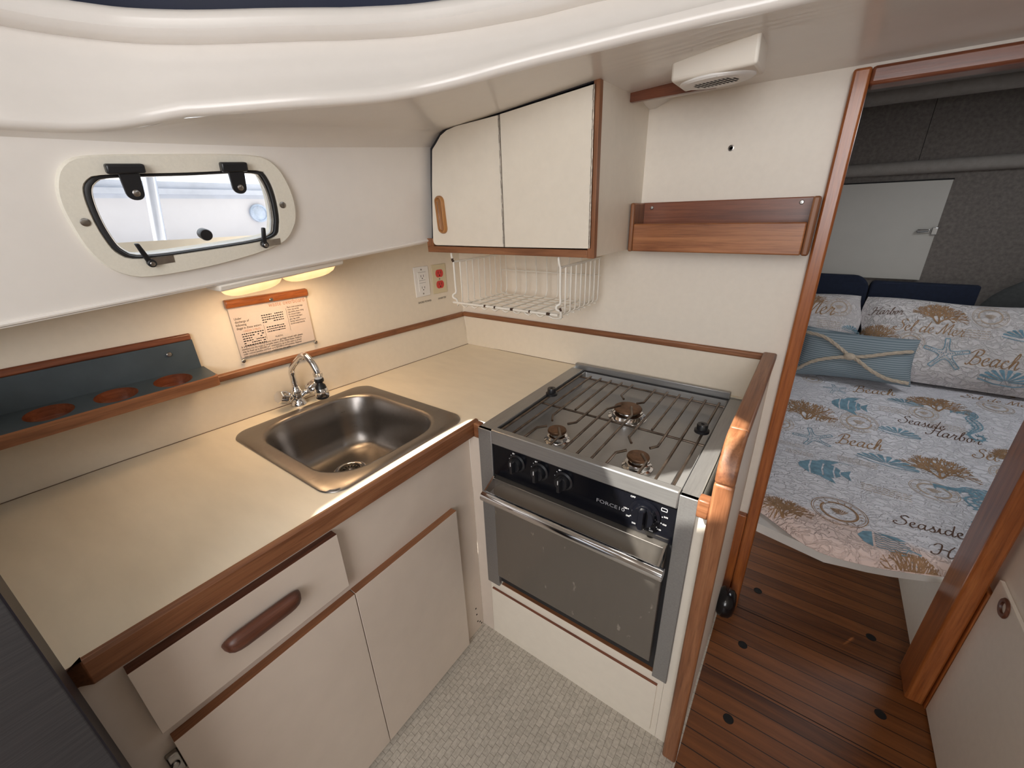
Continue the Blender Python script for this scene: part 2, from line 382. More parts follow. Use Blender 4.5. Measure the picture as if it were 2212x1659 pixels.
def tag(o, label, cat, group=None):
    o['label'] = label; o['category'] = cat
    if group: o['group'] = group
    return o
def struct(o, label=None):
    o['kind'] = 'structure'
    if label: o['label'] = label
    return o
def text_into(mb, txt, size, fn, align='LEFT', mat=None, sx=1.0, shear=0.0):
    """flat lettering: fn maps text units (x right, y up) to 3D"""
    cu = bpy.data.curves.new('t', 'FONT'); cu.body = txt; cu.size = size; cu.align_x = align; cu.shear = shear; cu.resolution_u = 2
    ob = bpy.data.objects.new('t', cu); COL.objects.link(ob); dg = bpy.context.evaluated_depsgraph_get()
    me = ob.evaluated_get(dg).to_mesh()
    if mat: mb.use(mat)
    i = len(mb.v); mb.v += [tuple(fn(v.co.x*sx, v.co.y)) for v in me.vertices]
    for p in me.polygons: mb.f.append(tuple(i+k for k in p.vertices)); mb.m.append(mb.cur)
    bpy.data.objects.remove(ob); bpy.data.curves.remove(cu)
def screw(parent, c, n, r=0.004, mat=None, name='screw'):
    mb = MB().lathe([(r, -0.001), (r, 0.0008), (r*0.75, 0.0018), (r*0.2, 0.002)], c, n, 12)
    return mb.build(name, mat or CHROMED, parent)

# ------------------------------------------------------------------ the setting: hull side, bulkhead, floors, ceiling
XB = [(-2.2, -.11), (-1.6, -.10), (-1.277, -.0935), (-1.1, -.087), (-.873, -.070), (-.712, -.060), (-.527, -.041), (-.367, -.030), (-.18, -.013), (0, 0)]
xb = lambda y: interp(y, XB)
def xwall(y, z): return xb(y)-0.13*min(z, 0.13)
YS = [-2.2, -1.6, -1.277, -1.1, -.873, -.712, -.527, -.367, -.18, 0.0]
w = MB(); w.grid(lambda y, z: (xwall(y, z), y, z), YS, [-0.03, 0.13, 0.46])
struct(w.build('wall_left', WALLM, smooth=20), 'cream laminate hull side wall behind the worktop')

CRE = [(-2.2, .585), (-1.09, .616), (-.93, .622), (-.67, .636), (-.287, .667), (0, .69)]
zc = lambda y: interp(y, CRE)
pan = lambda y, z, d=0: (.135+.06*(y+.286)+.165*(z-.428)+d*.985, y-d*.06, z-d*.162)   # upper side panel; d = distance off its face
plow = lambda y: .428+.08*(y+.286)
WIN_O = catmull([(-1.05, .561), (-1.037, .584), (-1.007, .598), (-.903, .6075), (-.759, .616), (-.717, .602), (-.694, .563), (-.686, .517), (-.696, .479), (-.733, .445), (-.849, .417), (-.966, .405), (-1.005, .412), (-1.03, .433), (-1.045, .464), (-1.053, .505), (-1.055, .535)], 4, True)
WIN_I = catmull([(-1.022, .549), (-1.010, .566), (-.987, .572), (-.875, .580), (-.759, .589), (-.737, .576), (-.727, .536), (-.729, .485), (-.752, .459), (-.876, .445), (-.978, .439), (-1.005, .450), (-1.016, .474), (-1.0225, .511)], 5, True)
WIN_O = [tuple(p) for p in WIN_O]; WIN_I = [tuple(p) for p in WIN_I]
w = MB()
ya, yb2 = -1.2, -.55
w.holed([(ya, plow(ya)), (yb2, plow(yb2)), (yb2, zc(yb2)), (ya, zc(ya))], WIN_I, lambda y, z: pan(y, z))
for y0, y1 in ((-2.2, -1.6), (-1.6, ya), (yb2, -.287), (-.287, 0.0)):
    w.face([pan(y0, plow(y0)), pan(y1, plow(y1)), pan(y1, zc(y1)), pan(y0, zc(y0))])
for y0, y1 in zip(YS, YS[1:]):      # the lip under the panel and the shelf underside running back to the hull
    a, b = pan(y0, plow(y0)), pan(y1, plow(y1)); d = 0.010
    w.face([a, b, (b[0]-.002, b[1], b[2]-d), (a[0]-.002, a[1], a[2]-d)])
    w.face([(a[0]-.002, a[1], a[2]-d), (b[0]-.002, b[1], b[2]-d), (xwall(y1, .4)-.01, y1, b[2]-d), (xwall(y0, .4)-.01, y0, a[2]-d)])
pnl = struct(w.build('wall_left_upper', GEL, smooth=30), 'glossy off-white upper side panel around the portlight')
tb = MB().tube([pan(y, plow(y)-.003, .002) for y in YS], 0.004, 8); tb.build('edge_bead', GEL, pnl)

bk = MB().box(-.35, 1.10, 0.0, 0.03, -.76, .96)
struct(bk.build('wall_bulkhead', BULK), 'off-white bulkhead between galley and sleeping cabin')
bk = MB().box(1.10, 1.545, 0.0, .03, .733, .96); bk.use(BULK)
struct(bk.build('wall_bulkhead_over_door', BULK))
bk = MB().box(1.545, 2.9, 0.0, .03, -.76, .96)
struct(bk.build('wall_bulkhead_right', BULK))
fl = MB().box(-.2, 1.07, -3.3, 0.0, -.775, -.735); struct(fl.build('floor', VINYL), 'beige mosaic vinyl galley floor')
fl = MB().box(1.07, 1.75, -3.3, 2.0, -.775, -.735)
sole_o = struct(fl.build('floor_sole', SOLE), 'dark teak plank cabin sole')
for (x, y) in ((1.167, .096), (1.470, .098), (1.155, -.145), (1.156, -.384), (1.475, -.152)):
    MB().lathe([(.0125, .0003), (.0125, .0008), (.0105, .0011), (.0095, -.0001), (.001, -.0001)], (x, y, -.735), (0, 0, 1), 20).build('finger_hole', DARK, sole_o)
MB().box(1.075, 1.57, -.0115, -.0095, -.7355, -.7344).build('hatch_seam', DARK, sole_o)
MB().box(1.075, 1.57, -.268, -.266, -.7355, -.7345).build('hatch_seam', DARK, sole_o)

# headliner: soffit, cove, coaming and moulding under the windscreen
UU = [(0, 0), (.026, .021), (.054, .033), (.237, .046), (.485, .069), (.73, .088), (1.03, .096), (2.2, .10)]
xc = lambda y: pan(y, zc(y))[0]
def sz(x, y):
    k = max(0, min(1, (x-.4)/.4)); return (zc(y)*(1-k)+k*.667)+interp(x-xc(y), UU)
EDGE = [(xc(-2.1)+.010, -2.1), (xc(-1.6)+.010, -1.6), (xc(-1.3)+.010, -1.3), (xc(-1.12)+.009, -1.12), (xc(-1.03)+.009, -1.03), (.1375, -.985), (.148, -.945), (.163, -.910), (.207, -.848), (.278, -.772), (.335, -.705), (.383, -.645), (.437, -.583), (.503, -.536), (.577, -.502), (.661, -.463), (.749, -.427), (.869, -.386), (1.018, -.355), (1.4, -.315), (2.0, -.28)]
EDGE = [tuple(p) for p in catmull(EDGE, 3)]
# regular sheet: for each x column from the edge line to the cove, clipped by the side panel
w = MB()
def edge_y(x):
    return interp(x, sorted(EDGE))
def edge_x(y):
    return interp(y, sorted([(b, a) for a, b in EDGE]))
ys = [-2.1, -1.8, -1.5, -1.3, -1.2, -1.1, -1.04, -1.0, -.97, -.94, -.91, -.88, -.85, -.81, -.77, -.73, -.69, -.65, -.61, -.57, -.535, -.50, -.47, -.44, -.41, -.385, -.36, -.335, -.315, -.30, -.28, -.22, -.17, -.12]
NX = 40
rows = []
for y in ys:
    x0 = xc(y); x1 = max(edge_x(y), x0+.001) if y < -.2801 else 2.0
    row = []
    for k in range(NX+1):
        t = k/NX; x = x0+(x1-x0)*(t**1.3)
        row.append((x, y, sz(x, y)))
    rows.append(row)
w.use(GEL); w.loft(rows, False, False)
# cove down to the bulkhead
lastrow = rows[-1]
w.loft([lastrow, [(p[0], -.06, p[2]-.004) for p in lastrow], [(p[0], .001, .727 if p[0] < .7 else .744) for p in lastrow]], False, False)
def offs(d):
    out = []
    for i, p in enumerate(EDGE):
        a = Vector(EDGE[max(0, i-1)]); b = Vector(EDGE[min(len(EDGE)-1, i+1)]); t = (b-a).normalized()
        out.append((p[0]-t.y*d, p[1]+t.x*d))
    return out
BT = [(-2.1, .750), (-1.4, .758), (-1.0, .766), (-.9, .772), (-.8, .780), (-.66, .793), (-.55, .808), (-.48, .816), (-.44, .826), (-.3, .845), (0, .86)]
def ring(d, dz, k=1.0):
    return [(a, b, (interp(e[1], BT))+dz) for (a, b), e in zip(offs(d), EDGE)]
esz = [(max(p[0], xc(p[1])), p[1], sz(max(p[0], xc(p[1])), p[1])) for p in EDGE]
prof = []
e0 = esz
mid = []
top = ring(.055, 0)
for k in range(0, 7):
    t = k/6
    mid.append([(lerp(a[0], b[0], t), lerp(a[1], b[1], t), lerp(a[2], b[2], t)+.006*math.sin(math.pi*t)) for a, b in zip(e0, top)])
def roll(d, dz): return [(a[0], a[1], e[2]+dz) for a, e in zip(offs(d), e0)]
w.loft([e0, roll(-.006, .0015), roll(-.0105, .006), roll(-.0115, .014), roll(-.008, .024)]+mid[2:], False, False)
rr = [ring(.055, 0), ring(.050, .0005), ring(.040, .002), ring(.031, .006), ring(.027, .013), ring(.030, .020), ring(.0285, .026), ring(.031, .034), ring(.040, .042), ring(.055, .046), ring(.072, .047), ring(.085, .046)]
w.loft(rr, False, False)
struct(w.build('ceiling', GEL, smooth=50), 'glossy off-white moulded headliner and coaming')
w = MB(); lo = ring(.075, .044); hi = [(a[0]-.10*0+(b[0]-a[0]), a[1]+(b[1]-a[1]), a[2]+.35) for a, b in zip(lo, ring(.20, .044))]
i0 = 0
w.loft([lo[i0:], hi[i0:]], False, False)
struct(w.build('window_2', NAVYC, solid=.004), 'windscreen covered with navy canvas above the coaming')

# ---- saloon shell behind the photographer: roof with openings shaped to throw the sun patches, window bands, companionway
ZR = 1.32
def to_roof(p):
    t = -ZR/SUN_D.z; return (p[0]-SUN_D.x*t, p[1]-SUN_D.y*t)
PATCH = [(.986, -.358), (.842, -.528), (.850, -.74), (.905, -.655), (.955, -.59), (1.06, -.56), (1.085, -.53), (1.097, -.45), (1.124, -.39), (1.124, -.35), (1.06, -.30)]  # sunlit outline on the stove; the roof opening is cut to match it
STRIP = [(.452, -.935), (.464, -.955), (.464, -.512), (.436, -.525), (.442, -.72)]  # sunlit outline beside the sink, projected up the same way
w = MB()
w.holed([(.02, -3.4), (2.9, -3.4), (2.9, -.30), (.02, -.30)], [to_roof(p) for p in PATCH], lambda x, y: (x, y, ZR))
w.holed([(-.35, -3.4), (.02, -3.4), (.02, -.30), (-.35, -.30)], [to_roof(p) for p in STRIP], lambda x, y: (x, y, ZR))
struct(w.build('ceiling_saloon', SALOON))
w = MB(); w.box(2.9, 2.95, -3.4, -.3, -.735, .45); w.box(2.9, 2.95, -3.4, -.3, 1.15, ZR); struct(w.build('wall_right', SALOON))
w = MB(); w.box(-.3, .6, -3.4, -3.35, -.735, ZR); w.box(1.7, 2.95, -3.4, -3.35, -.735, ZR); w.box(.6, 1.7, -3.4, -3.35, -.735, 0.05); struct(w.build('wall_back', SALOON))
w = MB(); w.box(1.75, 2.9, -3.4, -1.9, -.735, -.25); struct(w.build('wall_saloon_settee', SALOONW))
w = MB(); w.box(-.35, -.33, -3.4, -1.4, -.735, ZR); struct(w.build('wall_left_saloon', SALOON))
# ------------------------------------------------------------------ trims on the setting
w = MB(); yy = [-2.2, -1.6, -1.277, -1.1, -.873, -.712, -.527, -.367, -.18, -.004]
w.loft([[(xwall(y, .116)-.002, y, .115), (xwall(y, .116)+.009, y, .115), (xwall(y, .13)+.009, y, .131), (xwall(y, .13)-.004, y, .134)] for y in yy])
struct(w.build('trim_1', TEAK[1], bevel=.003), 'teak strip along the hull side above the worktop')
w = MB().box(-.012, 1.043, -.011, .001, .116, .134); struct(w.build('trim_2', TEAK[0], bevel=.004), 'teak strip along the bulkhead')
w = MB().box(.677, .86, -.136, -.122, .722, .758); struct(w.build('trim_3', MAHO[0], bevel=.0015), 'dark teak fascia board under the headliner')

# door frame
jl = MB().box(1.088, 1.118, -.022, .036, -.735, .736); jl = struct(jl.build('door_1', VARN[2], bevel=.005), 'teak frame of the cabin doorway')
MB().box(1.1175, 1.62, -.022, .036, .704, .736).build('header', MAHO[0], jl, bevel=.006)
MB().box(1.528, 1.566, -.068, .036, -.735, .7045).build('jamb', VARN[2], jl, bevel=.006)
MB().box(1.054, 1.0875, -.020, .0, -.735, -.37).build('filler_strip', VARN[2], jl, bevel=.003)
MB().box(1.5665, 1.588, -.074, .0, -.735, -.325).build('filler_strip', VARN[2], jl, bevel=.003)

# locker side of the companionway on the right
w = MB().box(1.576, 1.62, -1.9, -.03, -.735, .74); rp = struct(w.build('wall_companionway', BULK), 'off-white panel right of the doorway')
w = MB().box(1.568, 1.576, -1.0, -.078, -.725, -.273)
o = struct(w.build('door_2', BULK, bevel=.001), 'off-white locker door with round wooden finger pull, right of the doorway')
MB().lathe([(.020, -.001), (.0215, .002), (.019, .005), (.0125, .004), (.0115, -.0005), (.003, -.0005)], (1.568, -.143, -.294), (-1, 0, 0), 28).build('finger_pull', WORN, o)

# ------------------------------------------------------------------ worktop, sink and their cabinet
CT = thing('countertop', 'cream laminate galley worktop with teak front rail around the sink', 'countertop', (.2, -.7, 0))
def rrect(x0, x1, y0, y1, r, n=8): return round_poly([(x0, y0), (x1, y0), (x1, y1), (x0, y1)], r, n)
SINK_HOLE = rrect(.008, .432, -.899, -.520, .04)
w = MB()
w.holed([(xb(-.94), -.94), (.464, -.94), (.464, -.505), (xb(-.505), -.505)], SINK_HOLE, lambda x, y: (x, y, 0.0))
bk_ = [-1.323]+[y for y in YS if -1.3 < y < -.94]+[-.94]
for a, b in zip(bk_, bk_[1:]): w.face([(xb(a), a, 0), (.464, a, 0), (.464, b, 0), (xb(b), b, 0)])
fr_ = [-.505]+[y for y in YS if y > -.505]
for a, b in zip(fr_, fr_[1:]): w.face([(xb(a), a, 0), (.497, a, 0), (.497, b, 0), (xb(b), b, 0)])
w.build('surface', COUNTER, CT, smooth=0)
w = MB(); poly = [(.4625, -.035), (.4755, -.035), (.4755, .001), (.472, .0055), (.466, .0055), (.4625, .003)]
w.loft([[(x-(.02 if k == 0 and x > .47 else 0), y, z-(.012 if k == 0 and z > 0 else 0)) for x, z in poly] for k, y in enumerate((-1.283, -1.262, -.9, -.508))])
w.build('edge_rail', TEAK[1], CT, bevel=.002)
w = MB().box(.4755, .4965, -.532, -.512, -.036, .005); w.build('rail_return', TEAK[0], CT, bevel=.004)
w = MB().box(-.004, 1.04, -.0045, .0, .0005, .116); w.build('backsplash', WALLM, CT)
w = MB().box(.497, 1.037, -.012, -.004, -.004, .0); w.build('rear_strip', COUNTER, CT)

w = MB().tube([(xb(y)+.0008, y, .0006) for y in [-1.3, -1.277, -1.1, -.873, -.712, -.527, -.367, -.18, -.002]]+[(.25, -.0052, .0006), (.497, -.0052, .0006)], .0009, 6); w.build('joint_line', plain('joint_brown', (.16, .10, .06), .7), CT)
SC_ = thing('sink_cabinet', 'cream sink base cabinet with one drawer above two doors', 'cabinet', (.44, -.95, -.735))
w = MB().box(.437, .457, -1.308, -.5305, -.735, -.021); w.build('carcass', CABM, SC_)
DY0, DY1, DZ0, DZ1 = -1.2355, -.928, -.183, -.052
OY0, OYM, OY1, OZ0, OZ1 = -1.230, -.921, -.6185, -.7195, -.2122
dr = MB().box(.4574, .4755, DY0, DY1, DZ0, DZ1).build('drawer', CABM, SC_, bevel=.0006)
MB().box(.4574, .4752, DY0+.0003, DY1-.0003, DZ1-.0004, DZ1+.0006).build('edge_band', WORN, dr)
# rounded pull
rg = []
for k in range(17):
    t = math.sin(math.pi/2*(-1+2*k/16)); q = (1-abs(t)**7)**.5 if abs(t) < 1 else 0.0
    q = max(q, .02); yc_ = -1.078+.062*t
    rg.append([(.4750+.0125*q*(1+math.cos(a)), yc_, -.112+.0165*q*math.sin(a)) for a in [2*math.pi*j/18 for j in range(18)]])
MB().loft(rg).build('handle', WORN, dr, smooth=60)
for nm, y0, y1 in (('door', OY0, OYM-.001), ('door', OYM+.001, OY1)):
    d = MB().box(.4574, .4755, y0, y1, OZ0, OZ1).build(nm, CABM, SC_, bevel=.0006)
    MB().box(.4574, .4752, y0+.0003, y1-.0003, OZ1-.0004, OZ1+.0006).build('edge_band', TEAK[1], d)
    if y1 > -.7:
        for z in (-.272, -.672): MB().box(.457, .464, y1, y1+.004, z-.022, z+.022).build('hinge', CHROMED, d)
    else:
        MB().box(.457, .466, y0-.016, y0, -.285, -.242).use(CHROMED).lathe([(.006, 0), (.006, .008)], (.461, y0-.010, -.263), (1, 0, 0), 12).build('catch', RUST, d, bevel=.002)
for (y, z) in ((-.560, -.640), (-.558, -.668), (-.556, -.700), (-.546, -.712), (-.539, -.725)):
    MB().lathe([(.0028, 0), (.0028, .0006)], (.457, y, z), (1, 0, 0), 10).build('screw_hole', DARK, SC_)

SK = thing('sink', 'small square stainless steel sink set into the worktop', 'sink', (.22, -.71, 0))
def sinkloop(x0, x1, y0, y1, r, z, n=10): return [(x, y, z) for x, y in rrect(x0, x1, y0, y1, r, n)]
rings = [sinkloop(.000, .440, -.907, -.512, .045, .0005), sinkloop(.001, .439, -.906, -.513, .045, .003), sinkloop(.006, .434, -.901, -.518, .043, .0042),
         sinkloop(.024, .410, -.876, -.545, .095, .0034), sinkloop(.030, .404, -.871, -.550, .095, .0015), sinkloop(.034, .400, -.867, -.554, .095, -.006),
         sinkloop(.042, .397, -.858, -.562, .090, -.06), sinkloop(.050, .390, -.850, -.570, .085, -.105), sinkloop(.058, .382, -.842, -.578, .08, -.132),
         sinkloop(.072, .368, -.828, -.592, .07, -.147), sinkloop(.095, .345, -.805, -.615, .06, -.1535), sinkloop(.12, .32, -.78, -.64, .05, -.155)]
w = MB(); w.loft(rings, True, False)
w.face(list(reversed(rings[-1])))
w.build('bowl', SINKM, SK, smooth=50)
dn = MB().lathe([(.042, -.1545), (.043, -.1525), (.040, -.151), (.034, -.1535), (.031, -.158), (.004, -.160), (.0005, -.160)], (.163, -.705, 0), (0, 0, 1), 36, False).build('drain', CHROME, SK, smooth=50)
w = MB().lathe([(.029, -.1585), (.030, -.150), (.0275, -.1495), (.026, -.1545), (.009, -.156), (.006, -.150), (.004, -.1475), (.0005, -.147)], (.163, -.705, 0), (0, 0, 1), 32, False)
w.use(CHROMED); w.m = [0]*len(w.m); w.use(DARK)
for k in range(16):
    a = 2*math.pi*k/16; c, s_ = math.cos(a), math.sin(a)
    p = lambda r, t: (.163+c*r-s_*t, -.705+s_*r+c*t, -.1538)
    w.face([p(.014, -.0014), p(.0245, -.0022), p(.0245, .0022), p(.014, .0014)])
w.build('strainer', CHROMED, dn, smooth=40)

# faucet
FX, FY = -.034, -.706
FA = thing('faucet', 'chrome two-handle mixer tap with swivel spray head behind the sink', 'faucet', (FX, FY, 0))
MB().lathe([(.0215, .0), (.0215, .004), (.017, .010), (.0135, .018), (.0125, .034), (.0145, .038), (.0145, .044), (.0115, .048), (.0095, .056)], (FX, FY, 0), (0, 0, 1), 28).build('body', CHROME, FA, smooth=50)
for sg in (-1, 1):
    d = Vector((.25, sg, .52)).normalized(); o0 = Vector((FX, FY, .018))
    arm = MB().lathe([(.0095, .0), (.0090, .022), (.0115, .025), (.0115, .031), (.009, .033)], o0, d, 20).build('valve_arm', CHROME, FA, smooth=50)
    pr = []
    for h, r in ((.032, .010), (.037, .0155), (.048, .0180), (.062, .0175), (.0655, .0155), (.0658, .002)): pr.append((r, h))
    ax = d; u = ax.orthogonal().normalized(); v2 = ax.cross(u)
    kn = MB().loft([[o0+ax*h+(u*math.cos(a)+v2*math.sin(a))*r*(1+.07*math.cos(7*a)) for a in [2*math.pi*j/42 for j in range(42)]] for r, h in pr]).build('handle', CHROME, FA, smooth=45)
sp = catmull([(FX, FY, .05), (FX-.001, FY, .080), (FX+.001, FY, .102), (FX+.018, FY, .121), (FX+.055, FY+.001, .147), (FX+.078, FY+.002, .161), (FX+.096, FY+.003, .161), (FX+.115, FY+.004, .147), (FX+.126, FY+.005, .130), (FX+.130, FY+.005, .116)], 6)
MB().tube(sp, .0082, 16).build('spout', CHROME, FA, smooth=60)
tip = Vector((FX+.130, FY+.005, 0))
a_ = MB().lathe([(.0085, .122), (.0118, .121), (.0118, .113), (.010, .112)], tip, (0, 0, 1), 24).build('spout_nut', CHROME, FA)
MB().lathe([(.0098, .113), (.0098, .106)], tip, (0, 0, 1), 24).build('nylon_washer', PLASTICW, FA)
MB().lathe([(.011, .106), (.012, .102), (.0115, .097), (.007, .094), (.0085, .090), (.0125, .086), (.0145, .078)], tip, (0, 0, 1), 24).build('swivel_neck', BLACK, FA, smooth=50)
hd = MB().lathe([(.0150, .0785), (.0172, .072), (.0175, .060), (.0165, .056)], tip, (0, 0, 1), 30).build('spray_head', CHROME, FA, smooth=50)
MB().lathe([(.0162, .0565), (.0165, .052), (.0150, .050), (.003, .051)], tip, (0, 0, 1), 30).build('spray_face', BLACK, hd)

# ------------------------------------------------------------------ stove niche cabinet, end panel
SB = thing('stove_cabinet', 'cream cabinet surround below and beside the gas stove', 'cabinet', (.757, -.53, -.735))
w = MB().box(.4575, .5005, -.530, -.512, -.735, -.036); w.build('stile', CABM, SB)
w = MB().box(1.0125, 1.0375, -.530, -.512, -.735, -.002); w.build('stile', CREAM, SB)
w = MB().box(.5010, 1.012, -.530, -.515, -.735, -.512); w.build('toe_panel', CREAM, SB)
w = MB().box(.5415, 1.010, -.530, -.515, -.512, -.5100); w.build('sill', TEAK[0], SB)
w = MB().box(.5010, 1.012, -.515, -.44, -.530, -.516); w.build('niche_floor', plain('niche_grey', (.34, .35, .32), .6), SB)
d = MB().box(.510, .999, -.537, -.5304, -.708, -.5405).build('drawer', CREAM, SB, bevel=.0006)
MB().box(.510, .999, -.5368, -.5304, -.5408, -.5396).build('edge_band', MAHO[0], d)

EP = thing('galley_end_panel', 'cream half-height partition with curved teak capping beside the stove', 'partition', (1.053, -.28, -.735))
def rail_path(o):     # side profile of the capping, o = distance inside its outer edge
    pts = [(0.0, .138-o)]; r = .075
    c = (-.560+r, .138-r)
    for k in range(13):
        a = R(90+90*k/12); pts.append((c[0]+(r-o)*math.cos(a), c[1]+(r-o)*math.sin(a)))
    pts.append((-.560+o, -.735)); return pts
outp = rail_path(.018)
w = MB().prism(outp+[(0.0, -.735)], 'yz', 1.041, 1.0655); w.build('panel', BULK, EP)
P0, P1 = rail_path(0), rail_path(.020)
def capseg(i, j, nm, m):
    w = MB().loft([[(1.038, b[0], b[1]), (1.038, a[0], a[1]), (1.0695, a[0], a[1]), (1.0695, b[0], b[1])] for a, b in zip(P0[i:j], P1[i:j])])
    w.build(nm, m, EP, bevel=.005, seg=3, smooth=60)
capseg(0, 2, 'cap_rail', TEAK[1]); capseg(1, 14, 'corner_cap', TEAK[1]); capseg(13, 15, 'post', TEAK[2])
w = MB().box(1.0185, 1.0385, -.556, -.532, -.020, .018); w.build('rail_block', TEAK[0], EP, bevel=.003)

# ------------------------------------------------------------------ the stove
ST = thing('stove', 'stainless steel three-burner gas stove with oven between worktop and partition', 'stove', (.757, -.27, -.51))
for x0, x1 in ((.4975, .5395), (.9845, 1.0175)):
    w = MB().box(x0, x1, -.538, -.038, -.012, .0025).box(x0, x1, -.5385, -.527, -.514, .0025)
    w.box(x0 if x0 < .6 else x1-.003, x0+.003 if x0 < .6 else x1, -.53, -.04, -.3, .0)
    w.build('side_post', STEELY, ST, bevel=.0015)
w = MB().box(.503, .983, -.0245, -.0125, -.07, .014); w.build('back_rail', STEEL, ST, bevel=.0015)
MB().box(.543, .981, -.0300, -.0255, -.046, -.004).build('rear_gap', RUBBER, ST)
w = MB().box(.5400, .9840, -.5405, -.522, -.031, .009); w.build('front_rail', STEEL, ST, bevel=.003)
# sunk hob tray
def tl(x0, x1, y0, y1, r, z): return [(x, y, z) for x, y in rrect(x0, x1, y0, y1, r, 5)]
w = MB(); R0 = [tl(.542, .982, -.521, -.026, .004, -.006), tl(.545, .979, -.518, -.030, .004, -.008), tl(.546, .978, -.517, -.032, .006, -.030), tl(.552, .972, -.511, -.060, .012, -.046), tl(.560, .964, -.503, -.075, .02, -.048)]
w.loft(R0, True, False); w.face(list(reversed(R0[-1]))); w.build('hob_tray', TRAY, ST, smooth=40)
MB().box(.5395, .5425, -.5215, -.026, -.09, -.004).build('side_gap', RUBBER, ST)
MB().box(.9815, .9845, -.5215, -.026, -.09, -.004).build('side_gap', RUBBER, ST)
w = MB()
rod = .0032; gz = -.004
def bar(*p): w.tube([(x, y, gz if len(q) == 0 else q[0]) for x, y, *q in p], rod, 8)
for x in (.549, .583, .930, .965): bar((x, -.515), (x, -.068))
bar((.617, -.068), (.617, -.373), (.628, -.394, -.007)); bar((.617, -.515), (.617, -.451), (.634, -.431))
bar((.652, -.068), (.652, -.311))
bar((.687, -.068), (.687, -.375), (.673, -.394)); bar((.687, -.515), (.686, -.455), (.664, -.424))
bar((.721, -.068), (.721, -.158), (.736, -.178)); bar((.722, -.515), (.722, -.262), (.744, -.222))
bar((.756, -.515), (.756, -.311))
bar((.790, -.068), (.791, -.172), (.777, -.187)); bar((.791, -.515), (.791, -.262), (.772, -.215))
bar((.826, -.068), (.826, -.375), (.840, -.397)); bar((.826, -.515), (.826, -.456), (.842, -.433))
bar((.860, -.068), (.860, -.311))
bar((.895, -.068), (.895, -.380), (.883, -.397)); bar((.895, -.515), (.895, -.455), (.876, -.430))
w.tube([(.543, -.311, gz-.006), (.981, -.311, gz-.006)], .003, 8); w.tube([(.543, -.074, gz-.006), (.981, -.074, gz-.006)], .003, 8); w.tube([(.543, -.517, gz-.006), (.981, -.517, gz-.006)], .003, 8)
w.build('grate', RODM, ST, smooth=60)
for (x, y, r) in ((.757, -.197, .0375), (.653, -.412, .0235), (.866, -.420, .0245)):
    b = MB().lathe([(r*1.42, -.048), (r*1.40, -.045), (r*1.15, -.043), (r*1.05, -.036), (r*1.12, -.032), (r*1.02, -.031), (r*.78, -.030), (r*.78, -.020), (r*.3, -.020)], (x, y, 0), (0, 0, 1), 32).build('burner', CHROME, ST, smooth=45)
    w = MB().lathe([(r*.80, -.024), (r*1.0, -.023), (r*1.03, -.0195), (r*.97, -.0165), (r*.5, -.0155), (r*.02, -.0155)], (x, y, 0), (0, 0, 1), 32).build('burner_cap', BURN, b, smooth=45)
for (x, y) in ((.537, -.262), (.962, -.262)):
    x = x+.012 if x < .6 else x
    MB().lathe([(.017, -.002), (.017, .004), (.0125, .006), (.0125, .017), (.0115, .019), (.004, .019), (.0035, .016), (.0005, .016)], (x, y, 0), (0, 0, 1), 24).build('pot_clamp', BLACK, ST, smooth=40)
# control panel with its lettering
w = MB().use(BLACKG).box(.5400, .9840, -.5345, -.51, -.122, -.031)
fp = lambda ox, oz: (lambda u, v: (ox+u, -.5349, oz+v))
pen = plain('engraved_silver_lettering', (.30, .31, .34), .4)
text_into(w, 'FORCE10', .0125, fp(.820, -.086), mat=pen, sx=1.25)
w.use(INKW)
for kx in (.614, .678, .741):
    w.lathe([(.0022, 0), (.0022, .0004)], (kx-.012, -.5346, -.041), (0, -1, 0), 10)
    for q in range(4):
        a = R(200-30*q); w.lathe([(.0011, 0), (.0011, .0004)], (kx+.024*math.cos(a), -.5346, -.063+.024*math.sin(a)), (0, -1, 0), 8)
for q, t in enumerate(('150', '200', '250', '300', '350', '400', '450', '500')):
    a = R(188+26*q); cx_, cz_ = .925+.041*math.cos(a), -.070+.041*math.sin(a)
    text_into(w, t, .0055, fp(cx_-.004, cz_-.001), mat=INKW); 
    w.lathe([(.0011, 0), (.0011, .0004)], (.925+.0345*math.cos(a), -.5346, -.070+.0345*math.sin(a)), (0, -1, 0), 8)
text_into(w, 'OFF', .006, fp(.893, -.043), mat=INKW)
w.use(INKW)
for bx in (.955,):
    w.box(bx, bx+.012, -.5349, -.5346, -.043, -.042).box(bx, bx+.012, -.5349, -.5346, -.050, -.049).box(bx, bx+.001, -.5349, -.5346, -.050, -.042).box(bx+.011, bx+.012, -.5349, -.5346, -.050, -.042)
w.build('control_panel', parent=ST, bevel=0)
def knob(x, z, r, rot, mat):
    o0 = Vector((x, -.5345, z))
    k = MB().lathe([(r*1.22, 0), (r*1.22, .003), (r*.98, .005), (r*.90, .016), (r*.84, .018), (r*.02, .018)], o0, (0, -1, 0), 32)
    c, s_ = math.cos(rot), math.sin(rot)
    hw = r*.26; L = r*.93
    ring_ = lambda yy, sc, wd: [(x+c*(u*sc)-s_*(v*wd), -.5345-yy, z+s_*(u*sc)+c*(v*wd)) for u, v in round_poly([(-L, -hw), (L, -hw), (L, hw), (-L, hw)], hw*.6, 4)]
    k.loft([ring_(.014, 1, 1.2), ring_(.026, .97, 1), ring_(.029, .9, .7)])
    k.use(mat); k.m = [0]*len(k.m)
    k.use(INKW); k.box(x-.0008, x+.0008, -.5345-.0298, -.5345-.0288, z+r*.3, z+r*.85) if r < .02 else None
    return k.build('knob', mat, ST, smooth=45)
for kx, kz in ((.614, -.063), (.678, -.063), (.741, -.064)): knob(kx, kz, .0185, R(90), BLACK)
knob(.925, -.070, .0255, R(90), BLACKG)
